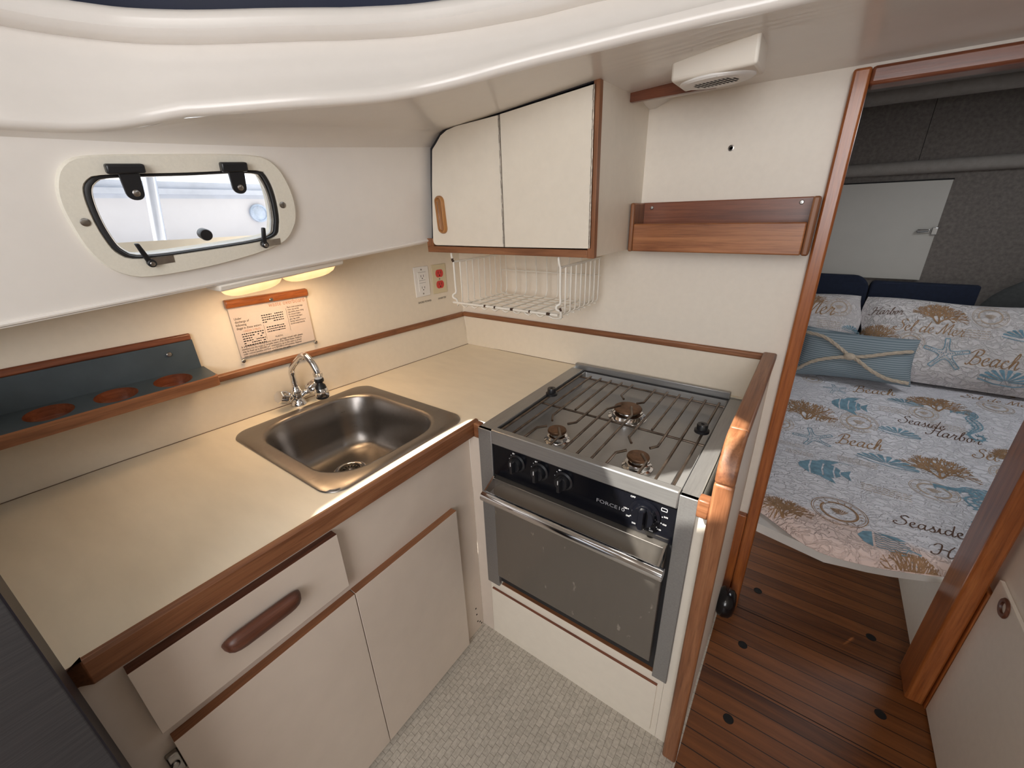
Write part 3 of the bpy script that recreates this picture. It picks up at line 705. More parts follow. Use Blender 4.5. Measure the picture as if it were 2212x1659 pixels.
MB().box(.5400, .9840, -.528, -.505, -.500, -.122).build('oven_body', RUBBER, ST)
od = MB().box(.5460, .9765, -.549, -.530, -.458, -.124).build('oven_door', STEELD, ST, bevel=.0015)
w = MB().tube([(.546, -.590, -.151), (.986, -.590, -.151)], .0130, 20)
for x in (.549, .9745):
    w.loft([[(x-.002, -.548, -.118), (x+.002, -.548, -.118), (x+.002, -.548, -.150), (x-.002, -.548, -.150)], [(x-.002, -.592, -.142), (x+.002, -.592, -.142), (x+.002, -.592, -.160), (x-.002, -.592, -.160)]])
w.build('handle', CHROME, od, smooth=50)
MB().box(.951, .977, -.5352, -.5345, -.113, -.111).build('panel_slot', CHROME, ST)
# ------------------------------------------------------------------ things along the hull side
def wn(y, d=0): return xb(y)-.017+d     # the hull wall above the teak strip
# cup rack
CR = thing('cup_rack', 'slate blue wall rack with three round cup holes and teak edges', 'rack', (-.08, -1.1, .165))
ry = [-1.315, -1.277, -1.1, -.893]
w = MB().loft([[(wn(y, .001), y, .160), (wn(y, .013)-.003, y, .160), (wn(y, .013)-.006, y, .235), (wn(y, .001), y, .235)] for y in ry]); w.build('back_board', SLATE, CR)
w = MB().loft([[(wn(y, .0005), y, .235), (wn(y, .013)-.004, y, .235), (wn(y, .013)-.005, y, .251), (wn(y, .0005), y, .251)] for y in ry]); w.build('top_edge', MAHO[1], CR, bevel=.004)
lz = lambda x: .168-.10*(x+.105)
XF = -.004
w = MB(); HR = .0360
HY = [(-1.163, -.050), (-1.063, -.047), (-.963, -.044)]
cells = [(-1.315, -1.213), (-1.213, -1.113), (-1.113, -1.013), (-1.013, -.913)]
back = lambda y: wn(y, .006)
w.use(SLATE)
w.face([(back(-1.213), -1.213, lz(back(-1.213))), (XF, -1.213, lz(XF)), (XF, -1.315, lz(XF)), (back(-1.315), -1.315, lz(back(-1.315)))])
for (y0, y1), (hy, hx) in zip(cells[1:], HY):
    hx = hx+.0
    w.holed([(back(y0), y0), (XF, y0), (XF, y1), (back(y1), y1)], circle2(hx, hy, HR, 32), lambda x, y: (x, y, lz(x)))
corner = round_poly([(back(-.913), -.913), (XF, -.913), (XF, -.888), (back(-.888), -.888)], [0, 0, .022, 0], 6)
w.face([(x, y, lz(x)) for x, y in corner])
lg = w.build('ledge', SLATE, CR, smooth=0)
pl = [(XF, -1.315)]+[(x, y) for x, y in corner if x > back(-.888)+.012 and y > -.9129]
w = MB(); w.loft([[(x, y, lz(x)+.0005) for x, y in pl], [(x+.004 if i < len(pl)-3 else x, y+(0.0 if i == 0 else .003), lz(x)-.002) for i, (x, y) in enumerate(pl)], [(x+.004 if i < len(pl)-3 else x, y+(0 if i == 0 else .003), lz(x)-.024) for i, (x, y) in enumerate(pl)], [(x-.012, y-.006, lz(x)-.026) for x, y in pl]], False, False)
w.build('front_edge', TEAK[1], CR, smooth=50)
for hy, hx in HY:
    w = MB(); c1 = circle2(hx, hy, HR, 32)
    w.loft([[(x, y, lz(x)+.0002) for x, y in c1], [(x, y, lz(x)-.020) for x, y in c1]], True, False)
    w.face([(x, y, lz(x)-.020) for x, y in c1]); w.build('cup_hole', MAHO[1], CR)
screw(CR, (wn(-.945, .014)-.004, -.945, .212), (1, 0, .1), .005)

# placard
PLq = thing('sign', 'printed waste-disposal notice under clear acrylic with a teak top bar', 'sign', (-.07, -.705, .148))
py0, py1 = -.8045, -.602
wp = lambda y, z, d: (lerp(wn(py0), wn(py1), (y-py0)/(py1-py0))+d+.0015, y, z)     # flat sheet on the slightly curved wall
w = MB(); w.use(PAPER); w.face([wp(py0+.003, .160, .003), wp(py1-.003, .163, .003), wp(py1-.003, .296, .003), wp(py0+.003, .296, .003)])
def T(u0, v0):   # text origin in sheet units (metres from the left edge, height)
    return lambda u, v: wp(py0+.006+u0+u, v0+v, .0036)
text_into(w, 'waste overboard', .0175, T(.092, .279), mat=INKO, sx=.80)
text_into(w, 'Plastic trash includes bags,', .0062, T(.137, .268), mat=INK, sx=.66)
for k, t in enumerate(('ropes, cups and lids,', 'bags, bottles, straws, fishing', 'line, six-pack holders.', 'Garbage includes paper,', 'glass, rags, metals,', 'dunnage, waste and food of', 'any kind except fresh fish.')):
    text_into(w, t, .0062, T(.137, .2615-.0066*k), mat=INK, sx=.62)
for k, t in enumerate(('discharge of', 'following', 'illegal in these waters')):
    text_into(w, t, .0085, T(.004, .252-.0085*k), mat=INK, sx=.8)
text_into(w, 'Under', .0085, T(.004, .2605), mat=INK, sx=.8)
text_into(w, 'UNDER 3 MILES', .0075, T(.018, .226), mat=INKO, sx=.8)
w.use(INK)
random.seed(3)
for (u0, v0, n_, wd) in ((.012, .220, 6, .054), (.068, .259, 4, .056), (.074, .226, 3, .048)):     # illegible fine print
    for k in range(n_):
        u = u0
        while u < u0+wd:
            l = random.uniform(.002, .006); f_ = T(0, 0)
            if random.random() < .9: w.face([f_(u, v0-.0062*k), f_(min(u+l, u0+wd), v0-.0062*k), f_(min(u+l, u0+wd), v0-.0062*k+.0026), f_(u, v0-.0062*k+.0026)])
            u += l+.0014
w.use(INKO)
text_into(w, 'PLASTIC', .0055, T(.090, .196), mat=INK)
for k, t in enumerate(('It is prohibited to dump plastic trash or garbage mixed with plastic', 'anywhere into the ocean or navigable waters of the United States. Violators', 'may be fined up to $50,000 and sentenced to up to five years in prison', 'under criminal penalties and fined up to $25,000 in civil penalties. Regional', 'state and local restrictions and penalties may also apply')):
    text_into(w, t, .0074, T(.003, .1865-.0066*k), mat=INK, sx=.80 if k == 0 else (.68 if k in (1, 3) else .72))
w.use(INK)
f_ = T(0, 0)
for u, a, b in ((.068, .196, .236), (.133, .206, .268)): w.face([f_(u, a), f_(u+.0005, a), f_(u+.0005, b), f_(u, b)])
w.build('notice', parent=PLq, merge=False)
w = MB().loft([[wp(y, .150, .0045), wp(y, .150, .0065), wp(y, .300, .0065), wp(y, .300, .0045)] for y in (py0, py1)]); w.build('acrylic_cover', ACRYL, PLq)
w = MB().loft([[wp(y, .292, .0), wp(y, .292, .010), wp(y, .300, .014), wp(y, .312, .013), wp(y, .3145, .0)] for y in (py0-.001, py0+.004, py1-.003, py1+.002)]); w.build('top_bar', VARN[1], PLq, bevel=.003)
screw(PLq, wp(-.700, .299, .0135), (1, 0, 0), .005); screw(PLq, wp(py0+.004, .153, .0065), (1, 0, 0), .005); screw(PLq, wp(py1-.004, .156, .0065), (1, 0, 0), .005)

# power outlets
def outlet(name, label, y0, y1, plate, kind, caption, cy):
    wp = lambda y, z, d: (lerp(wn(y0-.01), wn(y1+.01), (y-y0+.01)/(y1-y0+.02))+d+.0008, y, z)
    t = thing(name, label, 'outlet', (wn(y0), (y0+y1)/2, .225), 'power outlets on the hull side')
    MB().loft([[wp(y, .224, .0), wp(y, .224, .0035), wp(y, .328, .0035), wp(y, .328, .0)] for y in (y0, y1)]).build('cover_plate', plate, t, bevel=.002)
    cy_ = (y0+y1)/2
    if kind == 'gfci':
        w = MB().use(PLASTICW).loft([[wp(y, .243, .003), wp(y, .243, .0055), wp(y, .309, .0055), wp(y, .309, .003)] for y in (cy_-.017, cy_+.017)])
        w.use(INK)
        for z in (.296, .256):
            for dy in (-.006, .005): w.face([wp(cy_+dy, z-.004, .0058), wp(cy_+dy+.0018, z-.004, .0058), wp(cy_+dy+.0018, z+.004, .0058), wp(cy_+dy, z+.004, .0058)])
            w.face([wp(cy_+b_, z-.008+c_, .0058) for b_, c_ in circle2(0, 0, .0022, 10)])
        for z in (.281, .272): w.face([wp(cy_-.015, z, .0058), wp(cy_+.013, z, .0058), wp(cy_+.013, z+.0008, .0058), wp(cy_-.015, z+.0008, .0058)])
        w.face([wp(cy_-.017, .3095, .0057), wp(cy_+.017, .3095, .0057), wp(cy_+.017, .3087, .0057), wp(cy_-.017, .3087, .0057)])
        w.build('receptacle', parent=t, merge=False)
    else:
        for z in (.2955, .2555):
            w = MB().use(RED)
            oc = [(p[0], p[1]) for p in circle2(0, 0, .0172, 24)]; oc = [(a, max(-.0135, min(.0135, b))) for a, b in oc]
            w.loft([[wp(cy_+a, z+b, d_) for a, b in oc] for d_ in (.003, .0055)])
            w.use(INK)
            for dy in (-.007, .005): w.face([wp(cy_+dy, z-.001, .0058), wp(cy_+dy+.002, z-.001, .0058), wp(cy_+dy+.002, z+.007, .0058), wp(cy_+dy, z+.007, .0058)])
            w.face([wp(cy_+a, z-.007+b, .0058) for a, b in circle2(0, 0, .0028, 10)])
            w.build('receptacle', parent=t, merge=False)
    for z in ((.318, .234) if kind == 'gfci' else (.2755,)): screw(t, wp(cy_, z, .0035), (1, 0, 0), .0028)
    w = MB(); text_into(w, caption, .0095, lambda u, v: wp(cy+u, .201+v, .0012), 'CENTER', INK, .92); w.build('caption', parent=t, merge=False)
outlet('power_outlet', 'white two-socket safety outlet captioned SHORE POWER', -.2235, -.159, PLASTICW, 'gfci', 'SHORE POWER', -.187)
outlet('power_outlet', 'ivory outlet with two red sockets captioned INVERTER', -.1445, -.0775, IVORY, 'duplex', 'INVERTER', -.105)

# lamp under the side panel
LP = thing('under_shelf_light', 'lit twin-lens lamp fixed under the side panel above the notice', 'lamp', (.055, -.71, .37))
uz = lambda y: plow(y)-.0105
w = MB().loft([[(.018, y, uz(y)), (.098, y, uz(y)), (.094, y, uz(y)-.014), (.022, y, uz(y)-.014)] for y in (-.866, -.715, -.566)]); w.build('base', PLASTICC, LP, bevel=.004)
for y0, y1 in ((-.852, -.725), (-.712, -.583)):
    rg = []
    for k in range(15):
        t = k/14; y = lerp(y0, y1, t); q = max(.02, (1-abs(2*t-1)**4)**.5); zb = uz(y)-.0135
        rg.append([(.058+.034*(.75+.25*q)*c, y, zb-.022*q*max(0, s_)) for c, s_ in [(math.cos(math.pi*j/12), math.sin(math.pi*j/12)) for j in range(13)]])
    MB().loft(rg).build('lens', LENS, LP, smooth=60)
    ym = (y0+y1)/2
    area('lamp_bulb_light', (.058, ym, uz(ym)-.042), (.058-.02, ym, -.5), .06, .11, 0.33, (1.0, .66, .36))

# ------------------------------------------------------------------ portlight window
wf = lambda y, z, d: pan(y, z, d)
def loop3(L, d, sc=1.0, cy=-.875, cz=.508): return [pan(cy+(y-cy)*sc, cz+(z-cz)*sc, d) for y, z in L]
W1 = MB()
nO = 96
def resample(L, n):
    P = [Vector(p) for p in L]; P.append(P[0]); D = [0]
    for a, b in zip(P, P[1:]): D.append(D[-1]+(b-a).length)
    out = []
    for k in range(n):
        s_ = D[-1]*k/n; i = max(j for j in range(len(D)-1) if D[j] <= s_); t = (s_-D[i])/max(1e-9, D[i+1]-D[i]); out.append(tuple(P[i].lerp(P[i+1], t)))
    return out
def angular(L, n):
    cy, cz = -.875, .508; out = []
    for k in range(n):
        a = 2*math.pi*k/n; d = (math.cos(a)*1.9, math.sin(a)); best = 0
        for (x0, y0), (x1, y1) in zip(L, L[1:]+L[:1]):
            ex, ey = x1-x0, y1-y0; den = d[0]*ey-d[1]*ex
            if abs(den) < 1e-12: continue
            t = ((x0-cy)*ey-(y0-cz)*ex)/den; q = ((x0-cy)*d[1]-(y0-cz)*d[0])/den
            if t > 0 and -1e-6 <= q <= 1+1e-6: best = max(best, t)
        out.append((cy+d[0]*best, cz+d[1]*best))
    return out
AO, AI = angular(WIN_O, nO), angular(WIN_I, nO)
W1.loft([loop3(AO, .0), loop3(AO, .009, .997), loop3(AO, .012, .985), loop3(AI, .012, 1.015), loop3(AI, .009, 1.0), loop3(AI, -.02, 1.0), loop3(AI, -.045, 1.0)], True, False)
win = struct(W1.build('window_1', FRAMEW, smooth=40), 'rounded portlight with cream frame, looking out on a white hull')
MB().loft([[tuple(p) for p in loop3(AI, d_, s_)] for d_, s_ in ((.010, 1.0), (.0125, .985), (.012, .955), (.002, .945), (-.004, .955), (-.004, 1.0))], True, False).build('gasket', RUBBER, win, smooth=60)
MB().loft([[tuple(p) for p in loop3(AI, d_, s_)] for d_, s_ in ((.004, .95), (.0055, .94), (.003, .925), (-.006, .925))], True, False).build('inner_ring', CHROMED, win, smooth=60)
w = MB(); w.face(loop3(AI, -.001, .955)); w.build('glass_pane', GLASS, win, merge=False)
for (ya_, yb_, za, zb, yt, zt) in ((-.989, -.938, .590, .576, -.960, .540), (-.822, -.776, .602, .586, -.796, .552)):
    h = MB().loft([[pan(ya_, za-.001, d_), pan(yb_, za+.002, d_), pan(yb_, zb+.002, d_), pan(ya_, zb-.002, d_)] for d_ in (.010, .026)]).build('hinge', BLACK, win, bevel=.003)
    tg = round_poly([(yt-.016, zb+.004), (yt+.013, zb+.004), (yt+.012, zt-.004), (yt-.012, zt-.004)], [.001, .001, .0115, .0115], 6)
    MB().loft([[pan(y, z, d_) for y, z in tg] for d_ in (.016, .022)]).build('hinge_leaf', BLACK, h, bevel=.001)
    screw(h, pan(yt+.001, zt+.007, .022), (1, 0, -.16), .0055)
for (y0, z0, y1, z1) in ((-.966, .430, -.980, .467), (-.767, .448, -.766, .484)):
    l = MB().loft([[pan(y0-.005, z0-.003, d_), pan(y0+.005, z0-.003, d_), pan(y1+.0035, z1, d_+.006), pan(y1-.0035, z1, d_+.006)] for d_ in (.012, .020)]).build('latch', BLACK, win, bevel=.002)
    MB().lathe([(.007, 0), (.007, .010), (.005, .012)], pan(y0, z0+.001, .012), (.98, -.06, -.16), 14).build('latch_hub', BLACK, l)
    screw(l, pan(y0, z0+.001, .024), (1, 0, -.16), .004)
    MB().loft([[pan(y0+.004, z0-.005, d_), pan(y0+.036, z0-.002, d_), pan(y0+.036, z0+.011, d_), pan(y0+.004, z0+.008, d_)] for d_ in (.0118, .0128)]).build('latch_recess', CHROMED, l)
for (y, z) in ((-1.034, .502), (-.715, .526)): MB().lathe([(.0065, -.001), (.0065, .001), (.004, .002), (.0005, .002)], pan(y, z, .0122), (.98, -.06, -.16), 16).build('screw', CHROMED, win)
MB().lathe([(.0105, .0), (.0105, .006), (.011, .016), (.010, .019), (.001, .0195)], pan(-.870, .474, .000), (.98, -.06, -.16), 24).build('pull_knob', BLACK, win, smooth=50)
# what stands outside
EXT = thing('neighbouring_boat', 'white hull of another boat seen through the portlight', 'boat', (-.9, -.6, -.2))
MB().box(-.93, -.80, -2.6, 1.6, -.2, .575).build('topside', EXTW, EXT)
MB().box(-.80, -.785, -2.6, 1.6, .588, .606).box(-.93, -.80, -2.6, 1.6, .575, .63).build('rub_rail', EXTG, EXT)
MB().lathe([(.034, 0), (.034, .012), (.028, .016), (.026, .010), (.001, .010)], (-.80, -.335, .522), (1, 0, 0), 32).build('porthole', EXTB, EXT)
STN = MB().tube([(-.62, -.745, .40), (-.62, -.712, .64), (-.62, -.700, .72)], .017, 16)
tag(STN.build('stanchion', plain('polished_rail_steel', (.50, .54, .62), .25, .5), None), 'pale metal rail post standing outside the portlight', 'post')
DK = MB().box(-.80, -.30, -2.6, .3, .36, .40); struct(DK.build('deck_side', EXTW), 'white side deck outside')

# ------------------------------------------------------------------ wall cabinet over the corner
CB = thing('wall_cabinet', 'cream corner wall cabinet with folding door and teak face frame', 'cabinet', (.4, -.14, .39))
yc = -.286
w = MB().prism([(yc, .392), (0, .392), (0, .727), (-.03, .745), (-.12, .752), (yc, .745)], 'yz', .664, .677); w.build('side_panel', CREAM, CB)
w = MB().box(.120, .6645, yc, -.002, .394, .404); w.build('bottom_panel', CREAM, CB)
DL = [(0.163, 0.412), (0.424, 0.411), (0.421, 0.708), (0.356, 0.705), (0.287, 0.702), (0.253, 0.697), (0.229, 0.687), (0.211, 0.671), (0.194, 0.658), (0.181, 0.572), (.170, .48)]
DR = [(0.428, 0.411), (0.668, 0.412), (0.665, 0.729), (0.426, 0.709)]
w = MB().prism([(.150, .409), (.672, .409), (.672, .738), (.42, .714), (.285, .708), (.250, .703), (.225, .692), (.207, .676), (.186, .662), (.172, .57)], 'xz', yc-.002, yc+.004); w.build('front_panel', DARK, CB)
w = MB().prism([(.664, .390), (.681, .390), (.678, .744), (.664, .742)], 'xz', yc-.016, yc); w.build('face_frame', TEAK[2], CB, bevel=.0012)
w = MB().box(.136, .664, yc-.016, yc, .391, .4085); w.build('face_frame', TEAK[0], CB, bevel=.0012)
w = MB().box(.134, .160, yc-.014, yc, .4085, .4300); w.build('face_frame', TEAK[2], CB)
d1 = MB().prism(round_poly(DL, [.012, 0, 0, 0, 0, 0, 0, 0, .01, 0, 0], 4), 'xz', yc-.019, yc-.004).build('door', CREAM, CB, bevel=.0008)
d2 = MB().prism(DR, 'xz', yc-.019, yc-.004).build('door', CREAM, CB, bevel=.0008)
for par, a, b in ((d1, (.426, .412), (.4235, .708)), (d2, (.6705, .413), (.6665, .729))):
    w = MB().tube([(a[0], yc-.0185, a[1]), (b[0], yc-.0185, b[1])], .0020, 8)
    for k in range(9):
        t = (k+.5)/9; w.tube([(lerp(a[0], b[0], t-.03), yc-.0187, lerp(a[1], b[1], t-.03)), (lerp(a[0], b[0], t+.03), yc-.0187, lerp(a[1], b[1], t+.03))], .0026, 8)
    w.build('piano_hinge', AGED, par, smooth=40)
# oval flush pull
ov = lambda k, r: round_poly([(-.0165*k, -.050*r), (.0165*k, -.050*r), (.0165*k, .050*r), (-.0165*k, .050*r)], .0155*min(k, r), 8)
hx, hz = .2085, .494
HP = lambda k, r, d_, sx=0: [(hx+sx+x-.06*z, yc-.019-d_, hz+z) for x, z in ov(k, r)]
w = MB().loft([HP(1, 1, 0), HP(1, 1, .004), HP(.85, .95, .008), HP(.62, .88, .0085), HP(.50, .84, .004), HP(.45, .82, .0035)], True, True); w.build('handle', OAK, d1, smooth=40)
MB().prism([(hx-.0085, hz-.034), (hx-.006, hz-.036), (hx-.010, hz+.034), (hx-.0115, hz+.032)], 'xz', yc-.0235, yc-.022).build('finger_slot', DARK, d1)
gk = [(.158, .43), (.165, .48), (.174, .572), (.186, .661), (.207, .677), (.226, .692), (.251, .7025), (.286, .708), (.356, .7115), (.421, .7145), (.55, .7255), (.664, .7365)]
MB().tube([(x, yc-.012, z) for x, z in gk], .0034, 8).build('seal_strip', TRIMBLACK, CB, smooth=60)

# wire basket
BS = thing('wire_basket', 'white wire basket hanging under the wall cabinet, paint chipping', 'basket', (.4, -.16, .238))
w = MB(); r1, r2 = .0032, .0021
w.use(WIREW)
for sx, xt in ((-1, .222), (1, .584)):
    # hanging arm, hook, side rim
    w.tube(catmull([(xt, -.23, .3925), (xt-.004*0, -.280, .3925), (xt-.002, -.290, .388), (xt, -.290, .372), (xt+.002, -.288, .364)], 4), r1, 8)
    w.tube([(xt+.002, -.288, .364), (xt+.004, -.055, .366)], r1, 8)
    w.tube(catmull([(xt+.002, -.288, .364), (xt+.003, -.289, .30), (xt+.004, -.290, .275), (xt-.004, -.294, .268), (xt-.002, -.297, .259), (xt+.006, -.292, .254), (xt+.006, -.288, .240), (xt+.002, -.284, .234)], 4), r1, 8)
    for k in range(8):
        y = -.262+.029*k
        w.tube(catmull([(xt+.003, y, .365), (xt+.003, y, .262), (xt+.001, y, .243), (xt-sx*.010, y, .237), (xt-sx*.03, y, .237)], 3), r2, 6)
for k in range(9):
    x = .242+.0405*k
    w.tube(catmull([(x, -.052, .366), (x, -.048, .27), (x, -.052, .246), (x, -.064, .2365), (x, -.12, .2365), (x, -.27, .2365)], 4), r2, 6)
for z in (.366, .314): w.tube([(.224, -.050, z), (.590, -.050, z)], r2, 6)
for k in range(7):
    y = -.068-.034*k; w.tube([(.226, y, .2345), (.586, y, .2345)], r2, 6)
w.tube([(.212, -.290, .243), (.582, -.290, .243)], .0036, 8)
zz = [(.226, -.286, .236)]
for k in range(9): zz += [(.236+.0385*k, -.287, .2415), (.255+.0385*k, -.284, .2315)]
zz.append((.584, -.286, .234)); w.tube(catmull(zz, 3), r2, 6)
w.use(RUST)
for (x, y, z, dx) in ((.335, -.2905, .2435, .006), (.372, -.2905, .2435, .005), (.430, -.2905, .2435, .009), (.492, -.2905, .2435, .004), (.548, -.2905, .2435, .011)):
    w.tube([(x, y, z), (x+dx, y, z)], .0039, 8)
w.tube([(.222, -.2905, .374), (.2225, -.2905, .369), (.224, -.2885, .3645)], .0035, 8)
w.tube([(.588, -.2915, .262), (.592, -.293, .255)], .0034, 8)
w.build('wire_basket_frame', WIREW, BS, smooth=60)

# ------------------------------------------------------------------ things on the bulkhead
WS = thing('wall_shelf', 'varnished teak box shelf screwed to the bulkhead', 'shelf', (.88, -.045, .388))
MB().box(.684, 1.079, -.014, -.0005, .392, .508).build('back_board', MAHO[0], WS, bevel=.002)
MB().box(.680, .692, -.090, -.0005, .388, .508).build('end_panel', TEAK[2], WS, bevel=.004)
MB().box(1.072, 1.086, -.090, -.0005, .388, .508).build('end_panel', TEAK[2], WS, bevel=.004)
MB().box(.692, 1.072, -.080, -.013, .390, .401).build('floor_board', MAHO[0], WS)
MB().box(.6925, 1.0715, -.091, -.078, .389, .4575)  .build('front_board', SHELFW, WS, bevel=.003)
screw(WS, (.712, -.014, .495), (0, -1, 0), .0048); screw(WS, (1.050, -.014, .497), (0, -1, 0), .0048)
o = MB().lathe([(.0066, -.001), (.0066, .001), (.0045, .0015), (.003, -.0005), (.0005, -.0005)], (.8835, -.0005, .621), (0, -1, 0), 18).build('wall_screw', CHROMED)
tag(o, 'single screw left in the bare bulkhead above the teak shelf', 'screw')

SPK = thing('speaker', 'white wedge-shaped ceiling speaker with round slotted grille', 'speaker', (.88, -.19, .72))
tp = [(.802, -.256), (.955, -.290), (.955, -.195), (.802, -.150)]
zt = .766
bot = [(.803, -.253, .7180), (.957, -.293, .7120), (.957, -.196, .7160), (.803, -.152, .7190)]
SPK_M = MB().loft([[(x, y, zt) for x, y in tp], bot]); SPK_M.build('housing', PLASTICC, SPK, bevel=.006, seg=3)
c0 = Vector((.880, -.2235, .7160)); ex_ = Vector((.154, -.042, -.004)).normalized(); ey_ = Vector((0, .10, .002)); ey_ = (ey_-ex_*ey_.dot(ex_)).normalized(); en = ex_.cross(ey_)
if en.z > 0: en = -en
gp = lambda a, b, d_: c0+ex_*a+ey_*b+en*d_
w = MB().loft([[gp(x*s_, y*s_, d_) for x, y in circle2(0, 0, .070, 40, .046)] for s_, d_ in ((1, -.001), (1, .002), (.94, .005), (.8, .0055), (.02, .0055))]); g = w.build('grille', PLASTICW, SPK, smooth=40)
w = MB()
for i in range(-5, 6):
    for j in (-1.5, -.5, .5, 1.5):
        u, v = i*.0075, j*.0105
        if (u/.043)**2+(v/.024)**2 < 1.0: w.face([gp(u-.0022, v-.0045, .0058), gp(u+.0022, v-.0045, .0058), gp(u+.0022, v+.0045, .0058), gp(u-.0022, v+.0045, .0058)])
w.build('grille_slots', DARK, g, merge=False)
for a in (20, 110, 200, 290): MB().lathe([(.004, -.001), (.004, .0012), (.001, .0013)], gp(.062*math.cos(R(a)), .040*math.sin(R(a)), .0035), en, 12).build('screw', CHROMED, SPK)

# black bumper on the aisle side of the partition
o = MB().lathe([(.036, 0), (.044, .006), (.047, .020), (.043, .036), (.032, .045), (.014, .048), (.001, .048)], (1.0656, -.105, -.640), (1, 0, 0), 32)
tag(o.build('door_bumper', plain('glossy_black_rubber', (.006, .006, .008), .16), smooth=50), 'glossy black rubber door bumper low on the aisle side of the partition', 'bumper')

# refrigerator at the near left
FR = thing('refrigerator', 'dark brushed steel refrigerator at the near left end of the worktop', 'refrigerator', (.3, -1.6, -.735))
MB().box(.0, .487, -1.95, -1.325, -.735, .26).build('cabinet_body', FRIDGE, FR)
d = MB().box(.490, .554, -1.95, -1.2745, -.70, .26).build('door', FRIDGE, FR, bevel=.002)
MB().box(.4875, .5535, -1.2760, -1.2735, -.70, .26).build('door_edge', TRIMBLACK, d)
# ------------------------------------------------------------------ sleeping cabin beyond the doorway
CY = 1.60
struct(MB().box(.55, 2.7, CY, CY+.04, -.735, 1.0).build('wall_cabin_front', CARPET), 'grey carpet-lined wall at the berth head')
w = MB()
for a, b in (((.55, 1.72), (.031, CY)), ((2.18, 2.7), (.031, CY)), ((1.72, 2.18), (.031, .50)), ((1.72, 2.18), (1.0, CY))): w.box(a[0], a[1], b[0], b[1], .93, .95)
struct(w.build('ceiling_cabin', CARPETL), 'pale lined cabin ceiling')
struct(MB().box(2.5, 2.54, .031, 1.7, -.735, .95).build('wall_cabin_right', CARPET)); struct(MB().box(.55, .59, .031, 1.7, -.735, .95).build('wall_cabin_left', CARPET))
MB2 = MB().tube([(x, CY-.010, .632) for x in (.6, 1.2, 1.8, 2.5)], .028, 14); struct(MB2.build('trim_4', CARPETL, smooth=60), 'padded ledge across the cabin wall')
MB2 = MB().tube([(x, CY-.13, .915) for x in (.6, 1.2, 1.8, 2.5)], .034, 14); struct(MB2.build('trim_5', CARPETL, smooth=60), 'padded roll along the cabin ceiling')
struct(MB().box(1.3895, 1.3915, CY-.0015, CY, .66, .95).build('trim_6', DARK), 'seam in the carpet lining')
LK = MB().box(.82, 1.527, 1.583, 1.5995, .134, .573).build('locker_hatch', LOCK, bevel=.001)
tag(LK, 'pale grey locker door with chrome latch in the cabin wall', 'door')
MB().box(.82, 1.530, 1.586, 1.5992, .573, .579).build('shadow_gap', DARK, LK)
w = MB().box(1.462, 1.505, 1.574, 1.584, .350, .366).tube([(1.458, 1.572, .357), (1.500, 1.568, .360)], .006, 10).box(1.510, 1.531, 1.572, 1.599, .342, .374); w.build('latch', CHROME, LK, bevel=.002)

# berth
YF = [(0.6, .35), (0.8, .25), (1.0, .19), (1.12, .14), (1.257, .045), (1.38, .05), (1.51, .095), (1.61, .15), (1.8, .3), (2.3, .6), (2.5, .7)]
YFs = [tuple(p) for p in catmull(YF, 4)]
def bed(x, y):
    d = max(0, y-interp(x, YFs)); t = max(0, min(1, (y-.6)/.6))
    return -.415-.036*max(0, 1-d/.035)**2+.11*t*t*(3-2*t)
BE = thing('berth', 'white painted berth base with open foot space under the mattress', 'bed', (1.6, .8, -.735))
w = MB(); xs = [.6+.05*k for k in range(39)]
ypf = lambda x: min(interp(x, YFs)+.02, max(.035, .088-.2*(x-1.12)) if x < 1.33 else 9)
w.loft([[(x, ypf(x), -.490) for x in xs], [(x, ypf(x), -.458) for x in xs], [(x, 1.58, -.458) for x in xs], [(x, 1.58, -.490) for x in xs]], False, False, True)
w.build('platform', plain('white_board', (.62, .60, .57), .5), BE)
MB().box(1.563, 1.585, .030, 1.55, -.735, -.490).build('side_panel', BULK, BE)
MB().box(.80, .82, .25, 1.55, -.735, -.490).build('side_panel', BULK, BE)
MB().box(.82, 1.563, 1.2, 1.22, -.735, -.490).build('rear_panel', SALOONW, BE)

# lettering and printed motifs, drawn as ink on the cloth
class Ink:
    """collects flat shapes in the cloth's own two coordinates, then lays them on its surface"""
    def __init__(s): s.q = []
    def poly(s, pts, m): s.q.append(([tuple(p)[:2] for p in pts], m))
    def stroke(s, pts, w0, m, w1=None, nib=None):
        P = [Vector((p[0], p[1])) for p in pts]; N = len(P); L = []; Rr = []
        for i in range(N):
            t = (P[min(N-1, i+1)]-P[max(0, i-1)])
            if t.length < 1e-9: t = Vector((1, 0))
            t.normalize(); n_ = Vector((-t.y, t.x)); wd = w0 if w1 is None else lerp(w0, w1, i/(N-1))
            if nib is not None: wd = lerp(w0, w1 if w1 else w0*3, abs(math.sin(math.atan2(t.y, t.x)-nib)))
            L.append(P[i]+n_*wd/2); Rr.append(P[i]-n_*wd/2)
        for i in range(N-1): s.q.append(([tuple(L[i]), tuple(Rr[i]), tuple(Rr[i+1]), tuple(L[i+1])], m))
    def place(s, other, c, su, sv=None, rot=0.0):
        sv = sv or su; cr, sr = math.cos(rot), math.sin(rot)
        for pts, m in other.q: s.q.append(([(c[0]+cr*x*su-sr*y*sv, c[1]+sr*x*su+cr*y*sv) for x, y in pts], m))
    def lay(s, mb, fn):
        for pts, m in s.q: mb.use(m); mb.face([fn(*p) for p in pts])
